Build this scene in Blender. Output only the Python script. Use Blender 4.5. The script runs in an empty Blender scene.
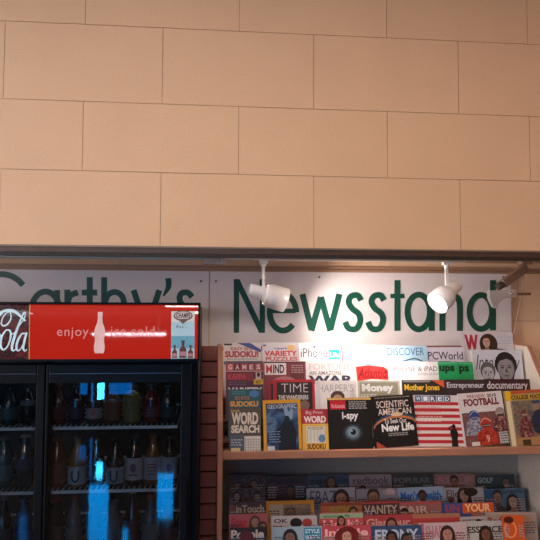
import bpy, bmesh, math, random
from mathutils import Vector, Matrix, Euler
random.seed(7)
S = bpy.context.scene
COL = S.collection
ZC = 1.75
F = 620.0
CAMY = -3.4

# ------------------------------------------------------------------ camera
YAW, PITCH, ROLL = math.radians(5.34), math.radians(3.22), math.radians(0.23)
RM = Matrix.Rotation(-YAW, 3, 'Z') @ Matrix.Rotation(math.pi/2 + PITCH, 3, 'X') @ Matrix.Rotation(ROLL, 3, 'Z')
cd = bpy.data.cameras.new('camera'); cam = bpy.data.objects.new('camera', cd); COL.objects.link(cam)
cd.sensor_width = 36; cd.lens = F/540*36; cd.clip_start = .05
cam.matrix_world = Matrix.Translation((0, CAMY, ZC)) @ RM.to_4x4()
S.camera = cam

def at(px, py, D):
    """real-world point of the place, D metres in front of the camera plane parallel to the wall"""
    d = RM @ Vector((px-270, 270-py, -F))
    d = d * (D/d.y)
    return Vector((d.x, CAMY+d.y, ZC+d.z))

# ------------------------------------------------------------------ materials
def lin(h):
    if isinstance(h, str):
        c = [int(h[i:i+2], 16)/255 for i in (0, 2, 4)]
    else:
        c = h
    return tuple(x/12.92 if x <= .04045 else ((x+.055)/1.055)**2.4 for x in c) + (1,)
_m = {}
def mat(name, col, rough=.5, metal=0, noise=.06, scale=60, emis=0, coat=0, alpha=None, bump=0, spec=None):
    k = name
    if k in _m: return _m[k]
    m = bpy.data.materials.new(name); m.use_nodes = True
    nt = m.node_tree; b = nt.nodes['Principled BSDF']
    c = lin(col)
    b.inputs['Roughness'].default_value = rough
    b.inputs['Metallic'].default_value = metal
    if coat:
        b.inputs['Coat Weight'].default_value = coat; b.inputs['Coat Roughness'].default_value = .08
    if spec is not None: b.inputs['Specular IOR Level'].default_value = spec
    tc = nt.nodes.new('ShaderNodeTexCoord'); n = nt.nodes.new('ShaderNodeTexNoise')
    n.inputs['Scale'].default_value = scale; n.inputs['Detail'].default_value = 4
    nt.links.new(tc.outputs['Object'], n.inputs['Vector'])
    r = nt.nodes.new('ShaderNodeValToRGB')
    r.color_ramp.elements[0].position = .3; r.color_ramp.elements[1].position = .7
    r.color_ramp.elements[0].color = tuple(x*(1-noise) for x in c[:3])+(1,)
    r.color_ramp.elements[1].color = tuple(min(1, x*(1+noise)) for x in c[:3])+(1,)
    nt.links.new(n.outputs['Fac'], r.inputs['Fac'])
    nt.links.new(r.outputs['Color'], b.inputs['Base Color'])
    if emis:
        nt.links.new(r.outputs['Color'], b.inputs['Emission Color'])
        b.inputs['Emission Strength'].default_value = emis
    if bump:
        bp = nt.nodes.new('ShaderNodeBump'); bp.inputs['Strength'].default_value = bump
        bp.inputs['Distance'].default_value = .002
        nt.links.new(n.outputs['Fac'], bp.inputs['Height']); nt.links.new(bp.outputs['Normal'], b.inputs['Normal'])
    _m[k] = m
    return m
def ink(h):
    return mat('ink_'+h, h, rough=.38, noise=.05, scale=90)
def collage(name, cols, scale=45):
    """printed collage: random patches of ink"""
    k = 'print_'+name
    if k in _m: return _m[k]
    m = bpy.data.materials.new(k); m.use_nodes = True
    nt = m.node_tree; b = nt.nodes['Principled BSDF']; b.inputs['Roughness'].default_value = .38
    tc = nt.nodes.new('ShaderNodeTexCoord'); v = nt.nodes.new('ShaderNodeTexNoise'); v.inputs['Scale'].default_value = scale
    v.inputs['Detail'].default_value = 3; v.inputs['Distortion'].default_value = .8
    nt.links.new(tc.outputs['Object'], v.inputs['Vector'])
    r = nt.nodes.new('ShaderNodeValToRGB'); e = r.color_ramp.elements
    n = len(cols)
    e[0].position = .3; e[0].color = lin(cols[0]); e[1].position = .7; e[1].color = lin(cols[-1])
    for i in range(1, n-1):
        x = e.new(.3+.4*i/(n-1)); x.color = lin(cols[i])
    nt.links.new(v.outputs['Fac'], r.inputs['Fac']); nt.links.new(r.outputs['Color'], b.inputs['Base Color'])
    _m[k] = m
    return m
def emission(name, col, s):
    if name in _m: return _m[name]
    m = bpy.data.materials.new(name); m.use_nodes = True; nt = m.node_tree
    nt.nodes.clear(); o = nt.nodes.new('ShaderNodeOutputMaterial'); e = nt.nodes.new('ShaderNodeEmission')
    e.inputs['Color'].default_value = lin(col); e.inputs['Strength'].default_value = s
    nt.links.new(e.outputs[0], o.inputs[0]); _m[name] = m
    return m
def glass(name, refl=.1):
    m = bpy.data.materials.new(name); m.use_nodes = True; nt = m.node_tree
    nt.nodes.clear(); o = nt.nodes.new('ShaderNodeOutputMaterial')
    t = nt.nodes.new('ShaderNodeBsdfTransparent'); t.inputs['Color'].default_value = (.98, .98, .98, 1)
    g = nt.nodes.new('ShaderNodeBsdfGlossy'); g.inputs['Roughness'].default_value = .0
    mx = nt.nodes.new('ShaderNodeMixShader'); f = nt.nodes.new('ShaderNodeFresnel'); f.inputs['IOR'].default_value = 2.0
    nt.links.new(f.outputs[0], mx.inputs[0]); nt.links.new(t.outputs[0], mx.inputs[1]); nt.links.new(g.outputs[0], mx.inputs[2])
    nt.links.new(mx.outputs[0], o.inputs[0])
    return m

# ------------------------------------------------------------------ mesh helper
class MB:
    def __init__(s): s.v = []; s.f = []; s.mi = []; s.mats = []; s.smooth = []
    def m(s, mt):
        if mt not in s.mats: s.mats.append(mt)
        return s.mats.index(mt)
    def add(s, vs, fs, mt, smooth=False):
        o = len(s.v); s.v += [tuple(v) for v in vs]; i = s.m(mt)
        for f in fs:
            s.f.append([o+k for k in f]); s.mi.append(i); s.smooth.append(smooth)
        return s
    def box(s, x0, y0, z0, x1, y1, z1, mt):
        if x0 > x1: x0, x1 = x1, x0
        if y0 > y1: y0, y1 = y1, y0
        if z0 > z1: z0, z1 = z1, z0
        vs = [(x0,y0,z0),(x1,y0,z0),(x1,y1,z0),(x0,y1,z0),(x0,y0,z1),(x1,y0,z1),(x1,y1,z1),(x0,y1,z1)]
        return s.add(vs, [(0,3,2,1),(4,5,6,7),(0,1,5,4),(1,2,6,5),(2,3,7,6),(3,0,4,7)], mt)
    def prism(s, poly, axis, a, b, mt):
        """poly (p,q) extruded along axis from a to b"""
        def P(p, q, t):
            return {'x': (t, p, q), 'y': (p, t, q), 'z': (p, q, t)}[axis]
        n = len(poly)
        vs = [P(p, q, a) for p, q in poly]+[P(p, q, b) for p, q in poly]
        fs = [list(range(n)), list(range(2*n-1, n-1, -1))]+[(i, n+i, n+(i+1) % n, (i+1) % n) for i in range(n)]
        return s.add(vs, fs, mt)
    def lathe(s, prof, mt, M=None, n=24, smooth=True, cap=True):
        """prof [(r,t)] around local z"""
        M = M or Matrix.Identity(4)
        vs = []; fs = []
        for r, t in prof:
            for k in range(n):
                a = 2*math.pi*k/n; vs.append(M @ Vector((r*math.cos(a), r*math.sin(a), t)))
        for i in range(len(prof)-1):
            for k in range(n):
                fs.append((i*n+k, i*n+(k+1) % n, (i+1)*n+(k+1) % n, (i+1)*n+k))
        s.add(vs, fs, mt, smooth)
        if cap:
            m = len(prof)-1
            if prof[0][0] > 1e-5: s.add(vs[:n], [list(range(n-1, -1, -1))], mt)
            if prof[m][0] > 1e-5: s.add(vs[m*n:], [list(range(n))], mt)
        return s
    def tube(s, pts, r, mt, n=8):
        pts = [Vector(p) for p in pts]; vs = []; fs = []
        for i, p in enumerate(pts):
            d = (pts[min(i+1, len(pts)-1)]-pts[max(i-1, 0)]).normalized()
            u = d.orthogonal().normalized() if i == 0 else (pu - d*pu.dot(d)).normalized()
            pu = u; w = d.cross(u)
            for k in range(n):
                a = 2*math.pi*k/n; vs.append(p+(u*math.cos(a)+w*math.sin(a))*r)
        for i in range(len(pts)-1):
            for k in range(n):
                fs.append((i*n+k, i*n+(k+1) % n, (i+1)*n+(k+1) % n, (i+1)*n+k))
        fs += [list(range(n-1, -1, -1)), [(len(pts)-1)*n+k for k in range(n)]]
        return s.add(vs, fs, mt, True)
    def build(s, name, parent=None, bevel=0):
        me = bpy.data.meshes.new(name); me.from_pydata(s.v, [], s.f)
        for m in s.mats: me.materials.append(m)
        me.polygons.foreach_set('material_index', s.mi); me.polygons.foreach_set('use_smooth', s.smooth)
        me.update(); me.validate()
        o = bpy.data.objects.new(name, me); COL.objects.link(o)
        if parent is not None: o.parent = parent
        if bevel:
            b = o.modifiers.new('bevel', 'BEVEL'); b.width = bevel; b.segments = 2; b.limit_method = 'ANGLE'
        return o
def tag(o, label=None, cat=None, group=None, kind=None):
    if label: o['label'] = label
    if cat: o['category'] = cat
    if group: o['group'] = group
    if kind: o['kind'] = kind
    return o
def empty(name, loc=(0, 0, 0)):
    o = bpy.data.objects.new(name, None); COL.objects.link(o); o.location = loc; o.empty_display_size = .05
    return o
def struct(mb, name):
    return tag(mb.build(name), kind='structure')

# text as flat mesh polygons (built-in letter shapes)
_tc = {}
def text_mesh(t, bold=0, shear=0, space=1.0):
    k = (t, bold, shear, space)
    if k in _tc: return _tc[k]
    c = bpy.data.curves.new('t', 'FONT'); c.body = t; c.size = 1; c.offset = bold; c.shear = shear
    c.space_character = space; c.resolution_u = 3; c.fill_mode = 'FRONT'
    o = bpy.data.objects.new('t', c); COL.objects.link(o)
    bpy.context.view_layer.update()
    dg = bpy.context.evaluated_depsgraph_get()
    me = bpy.data.meshes.new_from_object(o.evaluated_get(dg))
    vs = [(v.co.x, v.co.y) for v in me.vertices]; fs = [list(p.vertices) for p in me.polygons]
    bpy.data.objects.remove(o); bpy.data.curves.remove(c); bpy.data.meshes.remove(me)
    xs = [v[0] for v in vs]; ys = [v[1] for v in vs]
    x0, x1, y0, y1 = min(xs), max(xs), min(ys), max(ys)
    vs = [((x-x0)/(x1-x0), (y-y0)/max(1e-6, y1-y0)) for x, y in vs]
    _tc[k] = (vs, fs)
    return _tc[k]

class Print:
    """flat print on a surface: coordinates in photo-pixel-like units (x right, y down) from the sheet's corner,
    mapped to local metres; each layer sits a hair above the one before it"""
    def __init__(s, x0, y0, px, ox, oz, y=0, step=.00014):
        s.x0, s.y0, s.px, s.ox, s.oz, s.y, s.step, s.n = x0, y0, px, ox, oz, y, step, 1
        s.mbs = {}
        s.clip = None
    def xy(s, x, y):
        if s.clip:
            a, b, c, d = s.clip; x = min(max(x, a), c); y = min(max(y, b), d)
        return (s.ox+(x-s.x0)*s.px, s.oz-(y-s.y0)*s.px)
    def poly(s, pts, mt, part='cover_picture'):
        mb = s.mbs.setdefault(part, MB()); d = s.y-s.n*s.step; s.n += 1
        p = [s.xy(*q) for q in pts]
        # orientation: face -y
        A = sum(p[i][0]*p[(i+1) % len(p)][1]-p[(i+1) % len(p)][0]*p[i][1] for i in range(len(p)))
        if A < 0: p = p[::-1]
        mb.add([(a, d, b) for a, b in p], [list(range(len(p)))], mt)
    def rect(s, x0, y0, x1, y1, mt, part='cover_picture'):
        s.poly([(x0, y0), (x0, y1), (x1, y1), (x1, y0)], mt, part)
    def ell(s, cx, cy, rx, ry, mt, part='cover_picture', rot=0, a0=0, a1=360, n=20):
        pts = []
        full = a1-a0 >= 360
        for k in range(n if full else n+1):
            a = math.radians(a0+(a1-a0)*k/n); x = rx*math.cos(a); y = -ry*math.sin(a)
            c, q = math.cos(rot), math.sin(rot); pts.append((cx+x*c-y*q, cy+x*q+y*c))
        s.poly(pts, mt, part)
    def text(s, t, x0, y0, x1, y1, mt, bold=.02, shear=0, part='lettering', space=1.0):
        vs, fs = text_mesh(t, bold, shear, space)
        mb = s.mbs.setdefault(part, MB()); d = s.y-s.n*s.step; s.n += 1
        out = []
        for a, b in vs:
            X, Z = s.xy(x0+a*(x1-x0), y1+b*(y0-y1)); out.append((X, d, Z))
        mb.add(out, fs, mt)
    def stroke(s, pts, w, mt, part='lettering', thick=0):
        """smooth ribbon through pts; w a number or a list"""
        P = catmull(pts)
        n = len(P); W = [w]*n if not isinstance(w, (list, tuple)) else [w[int(i*(len(w)-1)/(n-1))]+(w[min(len(w)-1, int(i*(len(w)-1)/(n-1))+1)]-w[int(i*(len(w)-1)/(n-1))])*((i*(len(w)-1)/(n-1)) % 1) for i in range(n)]
        L = []; R = []
        for i in range(n):
            a = P[max(0, i-1)]; b = P[min(n-1, i+1)]; dx, dy = b[0]-a[0], b[1]-a[1]; l = math.hypot(dx, dy) or 1
            nx, ny = -dy/l*W[i]/2, dx/l*W[i]/2
            L.append(s.xy(P[i][0]+nx, P[i][1]+ny)); R.append(s.xy(P[i][0]-nx, P[i][1]-ny))
        mb = s.mbs.setdefault(part, MB()); d = s.y-s.n*s.step; s.n += 1
        if not thick:
            vs = [(x, d, z) for x, z in L]+[(x, d, z) for x, z in R]
            mb.add(vs, [(i, i+1, n+i+1, n+i) for i in range(n-1)], mt)
        else:
            d = s.y; e = s.y-thick
            vs = [(x, e, z) for x, z in L]+[(x, e, z) for x, z in R]+[(x, d, z) for x, z in L]+[(x, d, z) for x, z in R]
            fs = []
            for i in range(n-1):
                fs += [(i, i+1, n+i+1, n+i), (2*n+i, 2*n+i+1, i+1, i), (n+i, n+i+1, 3*n+i+1, 3*n+i)]
            fs += [(0, n, 3*n, 2*n), (n-1, 3*n-1, 4*n-1, 2*n-1)]
            mb.add(vs, fs, mt)
    def face(s, cx, cy, r, skin='c89878', hair='2a1c18', top='303038', style='long', shade=None):
        """a printed portrait: shoulders, hair, face, eyes, nose and mouth"""
        sk = collage('skin_'+skin, [darker(skin, .78), darker(skin, .93), skin, darker(skin, 1.0)], 110); hr = ink(hair); sh = ink(shade or darker(skin)); dk = ink('241818')
        if style == 'long':
            s.ell(cx, cy+r*.25, r*1.25, r*1.55, hr)
            s.poly([(cx-r*1.25, cy+r*.2), (cx-r*1.45, cy+r*2.2), (cx+r*1.45, cy+r*2.2), (cx+r*1.25, cy+r*.2)], hr)
        s.poly([(cx-r*.4, cy+r*.8), (cx-r*.45, cy+r*1.6), (cx-r*1.7, cy+r*2.1), (cx-r*2, cy+r*3.4), (cx+r*2, cy+r*3.4), (cx+r*1.7, cy+r*2.1), (cx+r*.45, cy+r*1.6), (cx+r*.4, cy+r*.8)], ink(top))
        s.poly([(cx-r*.36, cy+r*.7), (cx-r*.5, cy+r*1.75), (cx, cy+r*2.1), (cx+r*.5, cy+r*1.75), (cx+r*.36, cy+r*.7)], sh)
        if style != 'long':
            s.ell(cx, cy-r*.2, r*.98, r*1.12, hr)
        s.ell(cx, cy+r*.12, r*.78, r*1.08, sk)
        s.ell(cx+r*.42, cy+r*.25, r*.36, r*.8, sh)
        s.ell(cx+r*.2, cy+r*.2, r*.5, r*.85, sk)
        s.poly([(cx-r*.85, cy-r*.1), (cx-r*.8, cy-r*.8), (cx-r*.2, cy-r*1.2), (cx+r*.5, cy-r*1.1), (cx+r*.9, cy-r*.6), (cx+r*.86, cy+r*.1), (cx+r*.6, cy-r*.5), (cx+r*.1, cy-r*.72), (cx-r*.5, cy-r*.55)], hr)
        ey = ink(darker(skin, .55))
        for q in (-1, 1):
            s.ell(cx+q*r*.32, cy+r*.04, r*.17, r*.085, ey, n=10)
            s.poly([(cx+q*r*.12, cy-r*.14), (cx+q*r*.5, cy-r*.2), (cx+q*r*.5, cy-r*.12), (cx+q*r*.12, cy-r*.07)], ey)
        s.poly([(cx-r*.0, cy), (cx-r*.12, cy+r*.46), (cx+r*.14, cy+r*.46)], sh)
        s.ell(cx, cy+r*.74, r*.24, r*.08, ink(darker(skin, .68)), n=10)
    def lines(s, x0, y0, x1, n, dy, mt, h=.9, part='lettering', seed=1):
        """rows of small print"""
        rr = random.Random(seed); n0 = s.n
        for i in range(n):
            x = x0; y = y0+i*dy
            while x < x1-1:
                w = min(rr.uniform(1.2, 4), x1-x); s.n = n0; s.rect(x, y, x+w, y+h, mt, part); x += w+.7
    def done(s, parent):
        for k, mb in s.mbs.items(): mb.build(k, parent)
def darker(h, f=.72):
    return ''.join('%02x' % int(int(h[i:i+2], 16)*f) for i in (0, 2, 4))
def catmull(pts, k=6):
    if len(pts) == 2: return pts
    out = []
    for i in range(len(pts)-1):
        p0 = pts[max(0, i-1)]; p1 = pts[i]; p2 = pts[i+1]; p3 = pts[min(len(pts)-1, i+2)]
        for j in range(k):
            t = j/k
            out.append(tuple(.5*((2*p1[c])+(-p0[c]+p2[c])*t+(2*p0[c]-5*p1[c]+4*p2[c]-p3[c])*t*t+(-p0[c]+3*p1[c]-3*p2[c]+p3[c])*t**3) for c in (0, 1)))
    out.append(tuple(pts[-1]))
    return out
def arc(cx, cy, rx, ry, a0, a1, n=8):
    return [(cx+rx*math.cos(math.radians(a0+(a1-a0)*k/n)), cy-ry*math.sin(math.radians(a0+(a1-a0)*k/n))) for k in range(n+1)]

# ================================================================== THE ROOM
tile_m = mat('wall_tile', 'e0ba94', rough=.62, noise=.03, scale=3)
nt = tile_m.node_tree      # fine speckle on the tile
_b = nt.nodes['Principled BSDF']; _r = [n for n in nt.nodes if n.type == 'VALTORGB'][0]
_n2 = nt.nodes.new('ShaderNodeTexNoise'); _n2.inputs['Scale'].default_value = 210; _n2.inputs['Detail'].default_value = 2
_tc2 = nt.nodes.new('ShaderNodeTexCoord'); nt.links.new(_tc2.outputs['Object'], _n2.inputs['Vector'])
_r2 = nt.nodes.new('ShaderNodeValToRGB'); _r2.color_ramp.elements[0].position = .35; _r2.color_ramp.elements[0].color = (.90, .89, .88, 1)
_r2.color_ramp.elements[1].position = .65; _r2.color_ramp.elements[1].color = (1.08, 1.07, 1.06, 1)
_mx = nt.nodes.new('ShaderNodeMix'); _mx.data_type = 'RGBA'; _mx.blend_type = 'MULTIPLY'; _mx.inputs[0].default_value = 1
nt.links.new(_n2.outputs['Fac'], _r2.inputs['Fac']); nt.links.new(_r.outputs['Color'], _mx.inputs[6]); nt.links.new(_r2.outputs['Color'], _mx.inputs[7])
nt.links.new(_mx.outputs[2], _b.inputs['Base Color'])
grout = mat('tile_joint', 'b08460', rough=.8)
wallpaint = mat('wall_paint', '9a8674', rough=.8)
ceil_m = mat('ceiling_paint', 'b0a090', rough=.9)
floor_m = mat('polished_floor', '443a34', rough=.05, noise=.15, scale=5, coat=1)
_m['polished_floor'].node_tree.nodes['Principled BSDF'].inputs['Specular IOR Level'].default_value = 1.0

XL, XR, YR, ZT = -3.6, 2.7, -8.0, 3.7
BY = -0.4                                   # bulkhead face
ZB = ZC+.243                                # bulkhead bottom
def tiles(y, xs0, w, rows, x0, x1, z0, z1, name, g=.0015):
    mb = MB(); mb.box(x0, y+.006, z0, x1, y+.08, z1, grout)
    for zb, zt, ph in rows:
        zb2, zt2 = max(zb, z0), min(zt, z1)
        if zt2-zb2 < .01: continue
        k = math.floor((x0-xs0)/w)-1
        while True:
            a = xs0+(k+ph)*w; b = a+w; k += 1
            if a > x1: break
            a2, b2 = max(a, x0), min(b, x1)
            if b2-a2 < .01: continue
            mb.box(a2+g, y, zb2+g, b2-g, y+.02, zt2-g, tile_m)
    return struct(mb, name)
W_, X0_ = .746, -.996
r1, r2, r3 = ZC+1.352, ZC+.973, ZC+.636
rows = [(r1, r1+.38, .5), (r2, r1, 0), (r3, r2, .5), (r3-.36, r3, 0), (r1+.38, r1+.76, 0)]
tiles(BY, X0_, W_, rows, XL, XR, ZB+.01, ZT, 'wall_front_upper')
rows = [(0.02+.34*k, .36+.34*k, .5*(k % 2)) for k in range(7)]
rz = at(525, 321, 3.4).z
rows = [(rz-.34*(4-k), rz-.34*(3-k), .5*(k % 2)) for k in range(-1, 6)]
tiles(0, .25, W_, rows, XL, XR, 0, ZB+.04, 'wall_front')
sof = MB(); sof.box(XL, BY+.01, ZB, XR, .05, ZB+.02, mat('soffit_board', 'b48c6c', rough=.5))
tag(sof.build('ceiling_soffit'), kind='structure')
# metal channel under the bulkhead
ch = MB(); cm = mat('channel_metal', '5c4a40', rough=.4, metal=.5, noise=.2, scale=30); cl = mat('channel_lip', '8c7868', rough=.45, metal=.3)
cdk = mat('channel_dark', '241c18', rough=.6)
zt = at(270, 247.5, 2.99).z
ch.box(XL, BY-.014, zt-.008, XR, BY+.01, zt, cl)
ch.box(XL, BY-.008, zt-.034, XR, BY+.01, zt-.008, cm)
ch.box(XL, BY-.016, zt-.052, XR, BY+.01, zt-.036, cdk)
struct(ch, 'trim_1')
mo = MB(); zs = at(270, 271.5, 3.39).z
mo.box(XL, -.02, zs-.001, XR, 0, zs+.012, mat('moulding', 'a07c60', rough=.5)); mo.box(XL, -.012, zs+.014, XR, 0, zs+.03, mat('moulding', 'a07c60'))
struct(mo, 'trim_2')
mb = MB(); mb.box(XL, YR, -.02, XR, .08, 0, floor_m); struct(mb, 'floor')
mb = MB(); mb.box(XL, YR, ZT, XR, .08, ZT+.02, ceil_m); struct(mb, 'ceiling')
# left wall with its tall daylight window
wl = MB(); wy0, wy1, wz0, wz1 = -6.2, -2.3, .5, 2.7
for a in ((YR, wy0, 0, ZT), (wy1, .08, 0, ZT), (wy0, wy1, 0, wz0), (wy0, wy1, wz1, ZT)):
    wl.box(XL-.1, a[0], a[2], XL, a[1], a[3], wallpaint)
struct(wl, 'wall_left')
daylight = emission('daylight_pane', 'f4ecee', 6)
wn = MB(); wn.box(XL-.06, wy0, wz0, XL-.05, wy1, wz1, daylight)
fr = mat('window_frame', '3a3632', rough=.5)
for k in range(4):
    y = wy0+(wy1-wy0)*k/3; wn.box(XL-.07, y-.03, wz0, XL+.01, y+.03, wz1, fr)
for z in (wz0, wz1): wn.box(XL-.07, wy0, z-.03, XL+.01, wy1, z+.03, fr)
struct(wn, 'window_1')
mb = MB(); mb.box(XR, YR, 0, XR+.1, .08, ZT, mat('wall_paint_warm', 'a07c5c', rough=.8)); struct(mb, 'wall_right')
mb = MB(); mb.box(XL, YR-.1, 0, XR, YR, ZT, mat('wall_paint_dark', '1c1a18', rough=.8)); struct(mb, 'wall_rear')
# shop-front panes in the rear wall: tall blue daylight slots
sky = emission('blue_daylight_pane', '008ce4', 17); sky2 = emission('blue_daylight_pane_dim', '0860b4', 6); sky3 = emission('blue_daylight_pane_bright', '30b8f8', 42)
VG = 2.57; VT = VG+(-8.0 - (CAMY+VG))*-1      # distance to the panes by way of the door glass
def mirx(px): 
    d = RM @ Vector((px-270, 270-440, -F)); return d.x/d.y*VT
def pane(i, xa, xb, za, zb, m, poly=None):
    a, b = mirx(xa), mirx(xb); mb = MB()
    if poly: mb.prism([(mirx(p), z) for p, z in poly], 'y', YR+.02, YR+.005, m)
    else: mb.box(a, YR+.005, za, b, YR+.02, zb, m)
    for x in (a, b): mb.box(x-.02, YR, za, x+.02, YR+.03, zb, fr)
    for z in (za, zb): mb.box(a-.02, YR, z-.02, b+.02, YR+.03, z+.02, fr)
    struct(mb, 'window_%d' % i)
pane(2, 89, 94, .25, .9, sky2)
pane(3, 95.5, 105, .28, .9, sky3)
pane(4, 107, 133, .36, .62, sky2)
pane(5, 89, 111, .95, 2.3, sky)
pane(6, 157, 175, .80, 1.52, sky)
pane(7, 123, 131, 1.62, 2.3, sky)
pane(8, 20, 31, 1.35, 2.2, sky2)
pane(9, 78, 88, .36, .62, sky2)
# warm ceiling light fixtures
for i, (x, y, nm, c_, st, lb) in enumerate((
        (-2.3, -2.5, 'cool', 'eef2ff', 42, 'square cool ceiling light panel nearest the left wall'), (-.1, -2.5, 'neutral', 'fff0e6', 30, 'square neutral ceiling light panel in the front row of panels'), (1.5, -2.5, 'warm', 'ffd8b8', 17, 'square warm ceiling light panel in the front row near the right wall'),
        (-2.5, -5.8, 'cool_back', 'f4f2ff', 30, 'square cool ceiling light panel in the back row by the left wall'), (-.1, -5.8, 'neutral_back', 'fff0e6', 28, 'square neutral ceiling light panel in the middle of the back row'), (1.3, -5.8, 'warm_back', 'ffd8b8', 16, 'square warm ceiling light panel in the back row by the right wall'))):
    c = empty('ceiling_light', (x, y, ZT)); tag(c, lb, 'ceiling light', 'ceiling light panels')
    f = MB(); wm = mat('fixture_white', 'd8d4d0')
    for a in ((-.3, -.3, .3, -.27), (-.3, .27, .3, .3), (-.3, -.27, -.27, .27), (.27, -.27, .3, .27)): f.box(a[0], a[1], -.05, a[2], a[3], 0, wm)
    f.build('frame', c)
    f = MB(); f.box(-.27, -.27, -.04, .27, .27, -.03, emission('lamp_diffuser_'+nm, c_, st)); f.build('diffuser', c)
# long tube of a display case across the aisle (seen as a thin line in the cooler's header)
TILT = math.radians(9)
def bounce(px, py, y):
    """where the header's tilted face mirrors the view to, on the plane y"""
    d = (RM @ Vector((px-270, 270-py, -F))).normalized(); n = Vector((0, -math.cos(TILT), math.sin(TILT)))
    p = at(px, py, 2.495); q = d-2*d.dot(n)*n
    return p+q*((y-p.y)/q.y)
ba, bb = bounce(92, 334, -6.0), bounce(166, 334, -6.0); tz = (ba.z+bb.z)/2; ta, tb = ba.x, bb.x
t = empty('tube_light', (0, -6.0, 0)); tag(t, 'long thin fluorescent tube hanging on two rods across the aisle', 'tube light')
f = MB(); f.lathe([(.010, ta), (.010, tb)], emission('tube_glow', 'f4f4ff', 30), Matrix.Translation((0, 0, tz)) @ Matrix.Rotation(math.pi/2, 4, 'Y')); f.build('tube', t)
f = MB(); f.box(ta, -.06, tz-.02, tb, -.02, tz+.02, mat('fixture_white', 'd8d4d0')); f.build('batten', t)
for x in (ta+.1, tb-.1):
    f = MB(); f.box(x-.005, -.045, tz+.02, x+.005, -.035, ZT, mat('fixture_white', 'd8d4d0')); f.build('hanging_rod', t)
for xa_, xb_, lb in ((75, 86.5, 'added low black reflection blocker by the rear wall, the narrow one'), (108, 137, 'added low black reflection blocker by the rear wall, the wide one')):  # unseen boxes added to block the low panes' bounce off the floor
    a, b_ = mirx(xa_), mirx(xb_); e = empty('reflection_blocker', ((a+b_)/2, -7.2, 0)); tag(e, lb, 'reflection blocker'); h = (b_-a)/2
    bk = mat('blocker_black', '181614', rough=.8); f = MB(); f.box(-h, -.15, .0, h, .15, .36, bk); f.build('body', e)
    f = MB(); f.box(-h-.01, -.16, .36, h+.01, .16, .40, bk); f.build('blocker_top', e)

# ================================================================== SIGN
board_m = mat('sign_board', 'dcd2d0', rough=.4, noise=.02)
green = mat('sign_green', '0a4a3a', rough=.4)
SD = 3.38
def sign_board(xa, xb, label, letters, screws):
    p0 = at(xa, 271.5, SD); p1 = at(xb, 271.5, SD); zb = at(270, 346, SD).z; zt_ = zs-.002
    e = empty('sign_board', ((p0.x+p1.x)/2, 0, zb)); tag(e, label, 'sign')
    hw = (p1.x-p0.x)/2-.0015; b = MB(); b.box(-hw, -.018, 0, hw, -.0005, zt_-zb, board_m); b.build('panel', e)
    for strokes in letters:
        pr = Print(0, 0, 1, 0, 0, y=-.018)
        # map photo units to the board through its real plane
        def xy(x, y):
            q = at(x, y, SD-.018-.002); return (q.x-e.location.x, q.z-e.location.z)
        pr.xy = xy
        for i, (pts, w) in enumerate(strokes): 
            pr.y = -.018-.0001*i; pr.stroke(pts, w, green, 'letter', thick=.002)
        pr.done(e)
    for x, y in screws:
        q = at(x, y, SD-.02); s = MB(); s.lathe([(.006, 0), (.006, .002), (.003, .004)], mat('screw_head', '6a5c58', rough=.4, metal=.7), Matrix.Translation((q.x-e.location.x, -.018, q.z-e.location.z)) @ Matrix.Rotation(math.pi/2, 4, 'X'), n=12); s.build('screw', e)
    return e
w = 6.0
BL = 331.5  # baseline
left = [
 [(arc(0, 301, 27, 27, 36, 324, 22), w)],
 [(arc(44.5, 310.5, 14, 19, 0, 360, 20), w), ([(56, 290), (56, BL)], w)],
 [([(66.5, 289.5), (66.5, BL)], w), ([(67, 302), (69.5, 295.5), (77, 292.3)], w)],
 [([(89, 277), (89, BL)], w), ([(81, 292.5), (96.5, 292.5)], w)],
 [([(103.5, 277), (103.5, BL)], w), ([(103.5, 305), (107, 295.5), (113.5, 292), (120, 294.5), (123.5, 303), (123.5, BL)], w)],
 [([(133, 290), (146, 327)], w), ([(159, 290), (143.5, 337), (140, 343)], w)],
 [([(168, 278), (168, 287), (163, 296)], [6, 5.5, 1.5])],
 [([(192, 297), (187.5, 292.5), (181, 293.5), (179.5, 300), (184, 307.5), (190.5, 314), (191, 323), (185.5, 330), (178, 328), (176, 322)], w)],
]
right = [
 [([(236.6, 279), (236.6, 333)], 5.4), ([(237, 280), (262, 332)], 5.6), ([(262.7, 279), (262.7, 333)], 5.4)],
 [([(270.5, 311), (296, 311)], 4.6), (arc(283.5, 312.5, 13.2, 18.2, 0, 318, 16), w)],
 [([(303, 294), (312, 330)], w), ([(312, 331), (321.5, 297)], w), ([(321.5, 297), (331, 331)], w), ([(331, 330), (340, 294)], w)],
 [([(362, 300.5), (358.5, 295.3), (352, 296.2), (349.5, 302), (353, 308.5), (359.5, 314), (361, 321.5), (357, 328.8), (349.5, 328.5), (346, 322)], w)],
 [([(385, 300.5), (381.5, 295.3), (375, 296.2), (372.5, 302), (376, 308.5), (382.5, 314), (384, 321.5), (380, 328.8), (372.5, 328.5), (369, 322)], w)],
 [([(398.5, 280), (398.5, 331)], w), ([(391.5, 296), (405.5, 296)], 4.6)],
 [(arc(420, 312, 11.3, 17.4, 0, 360, 20), w), ([(433, 294), (433, 331)], w)],
 [([(443.8, 293.5), (443.8, 331)], w), ([(443.8, 308), (446.5, 298.5), (452.5, 295), (458.5, 297.5), (461.3, 305), (461.3, 331)], w)],
 [(arc(482.5, 312, 11.3, 17, 0, 360, 20), w), ([(494.6, 280), (494.6, 330.5)], w)],
]
sign_board(-34, 209.3, 'white sign board with dark green letters and apostrophe, partly hidden behind the drinks cooler', left, [(201, 281)])
sign_board(209.7, 511, 'white sign board with large green letters reading Newsstand above the magazine rack', right, [(216, 281), (320, 277), (505, 277)])

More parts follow.
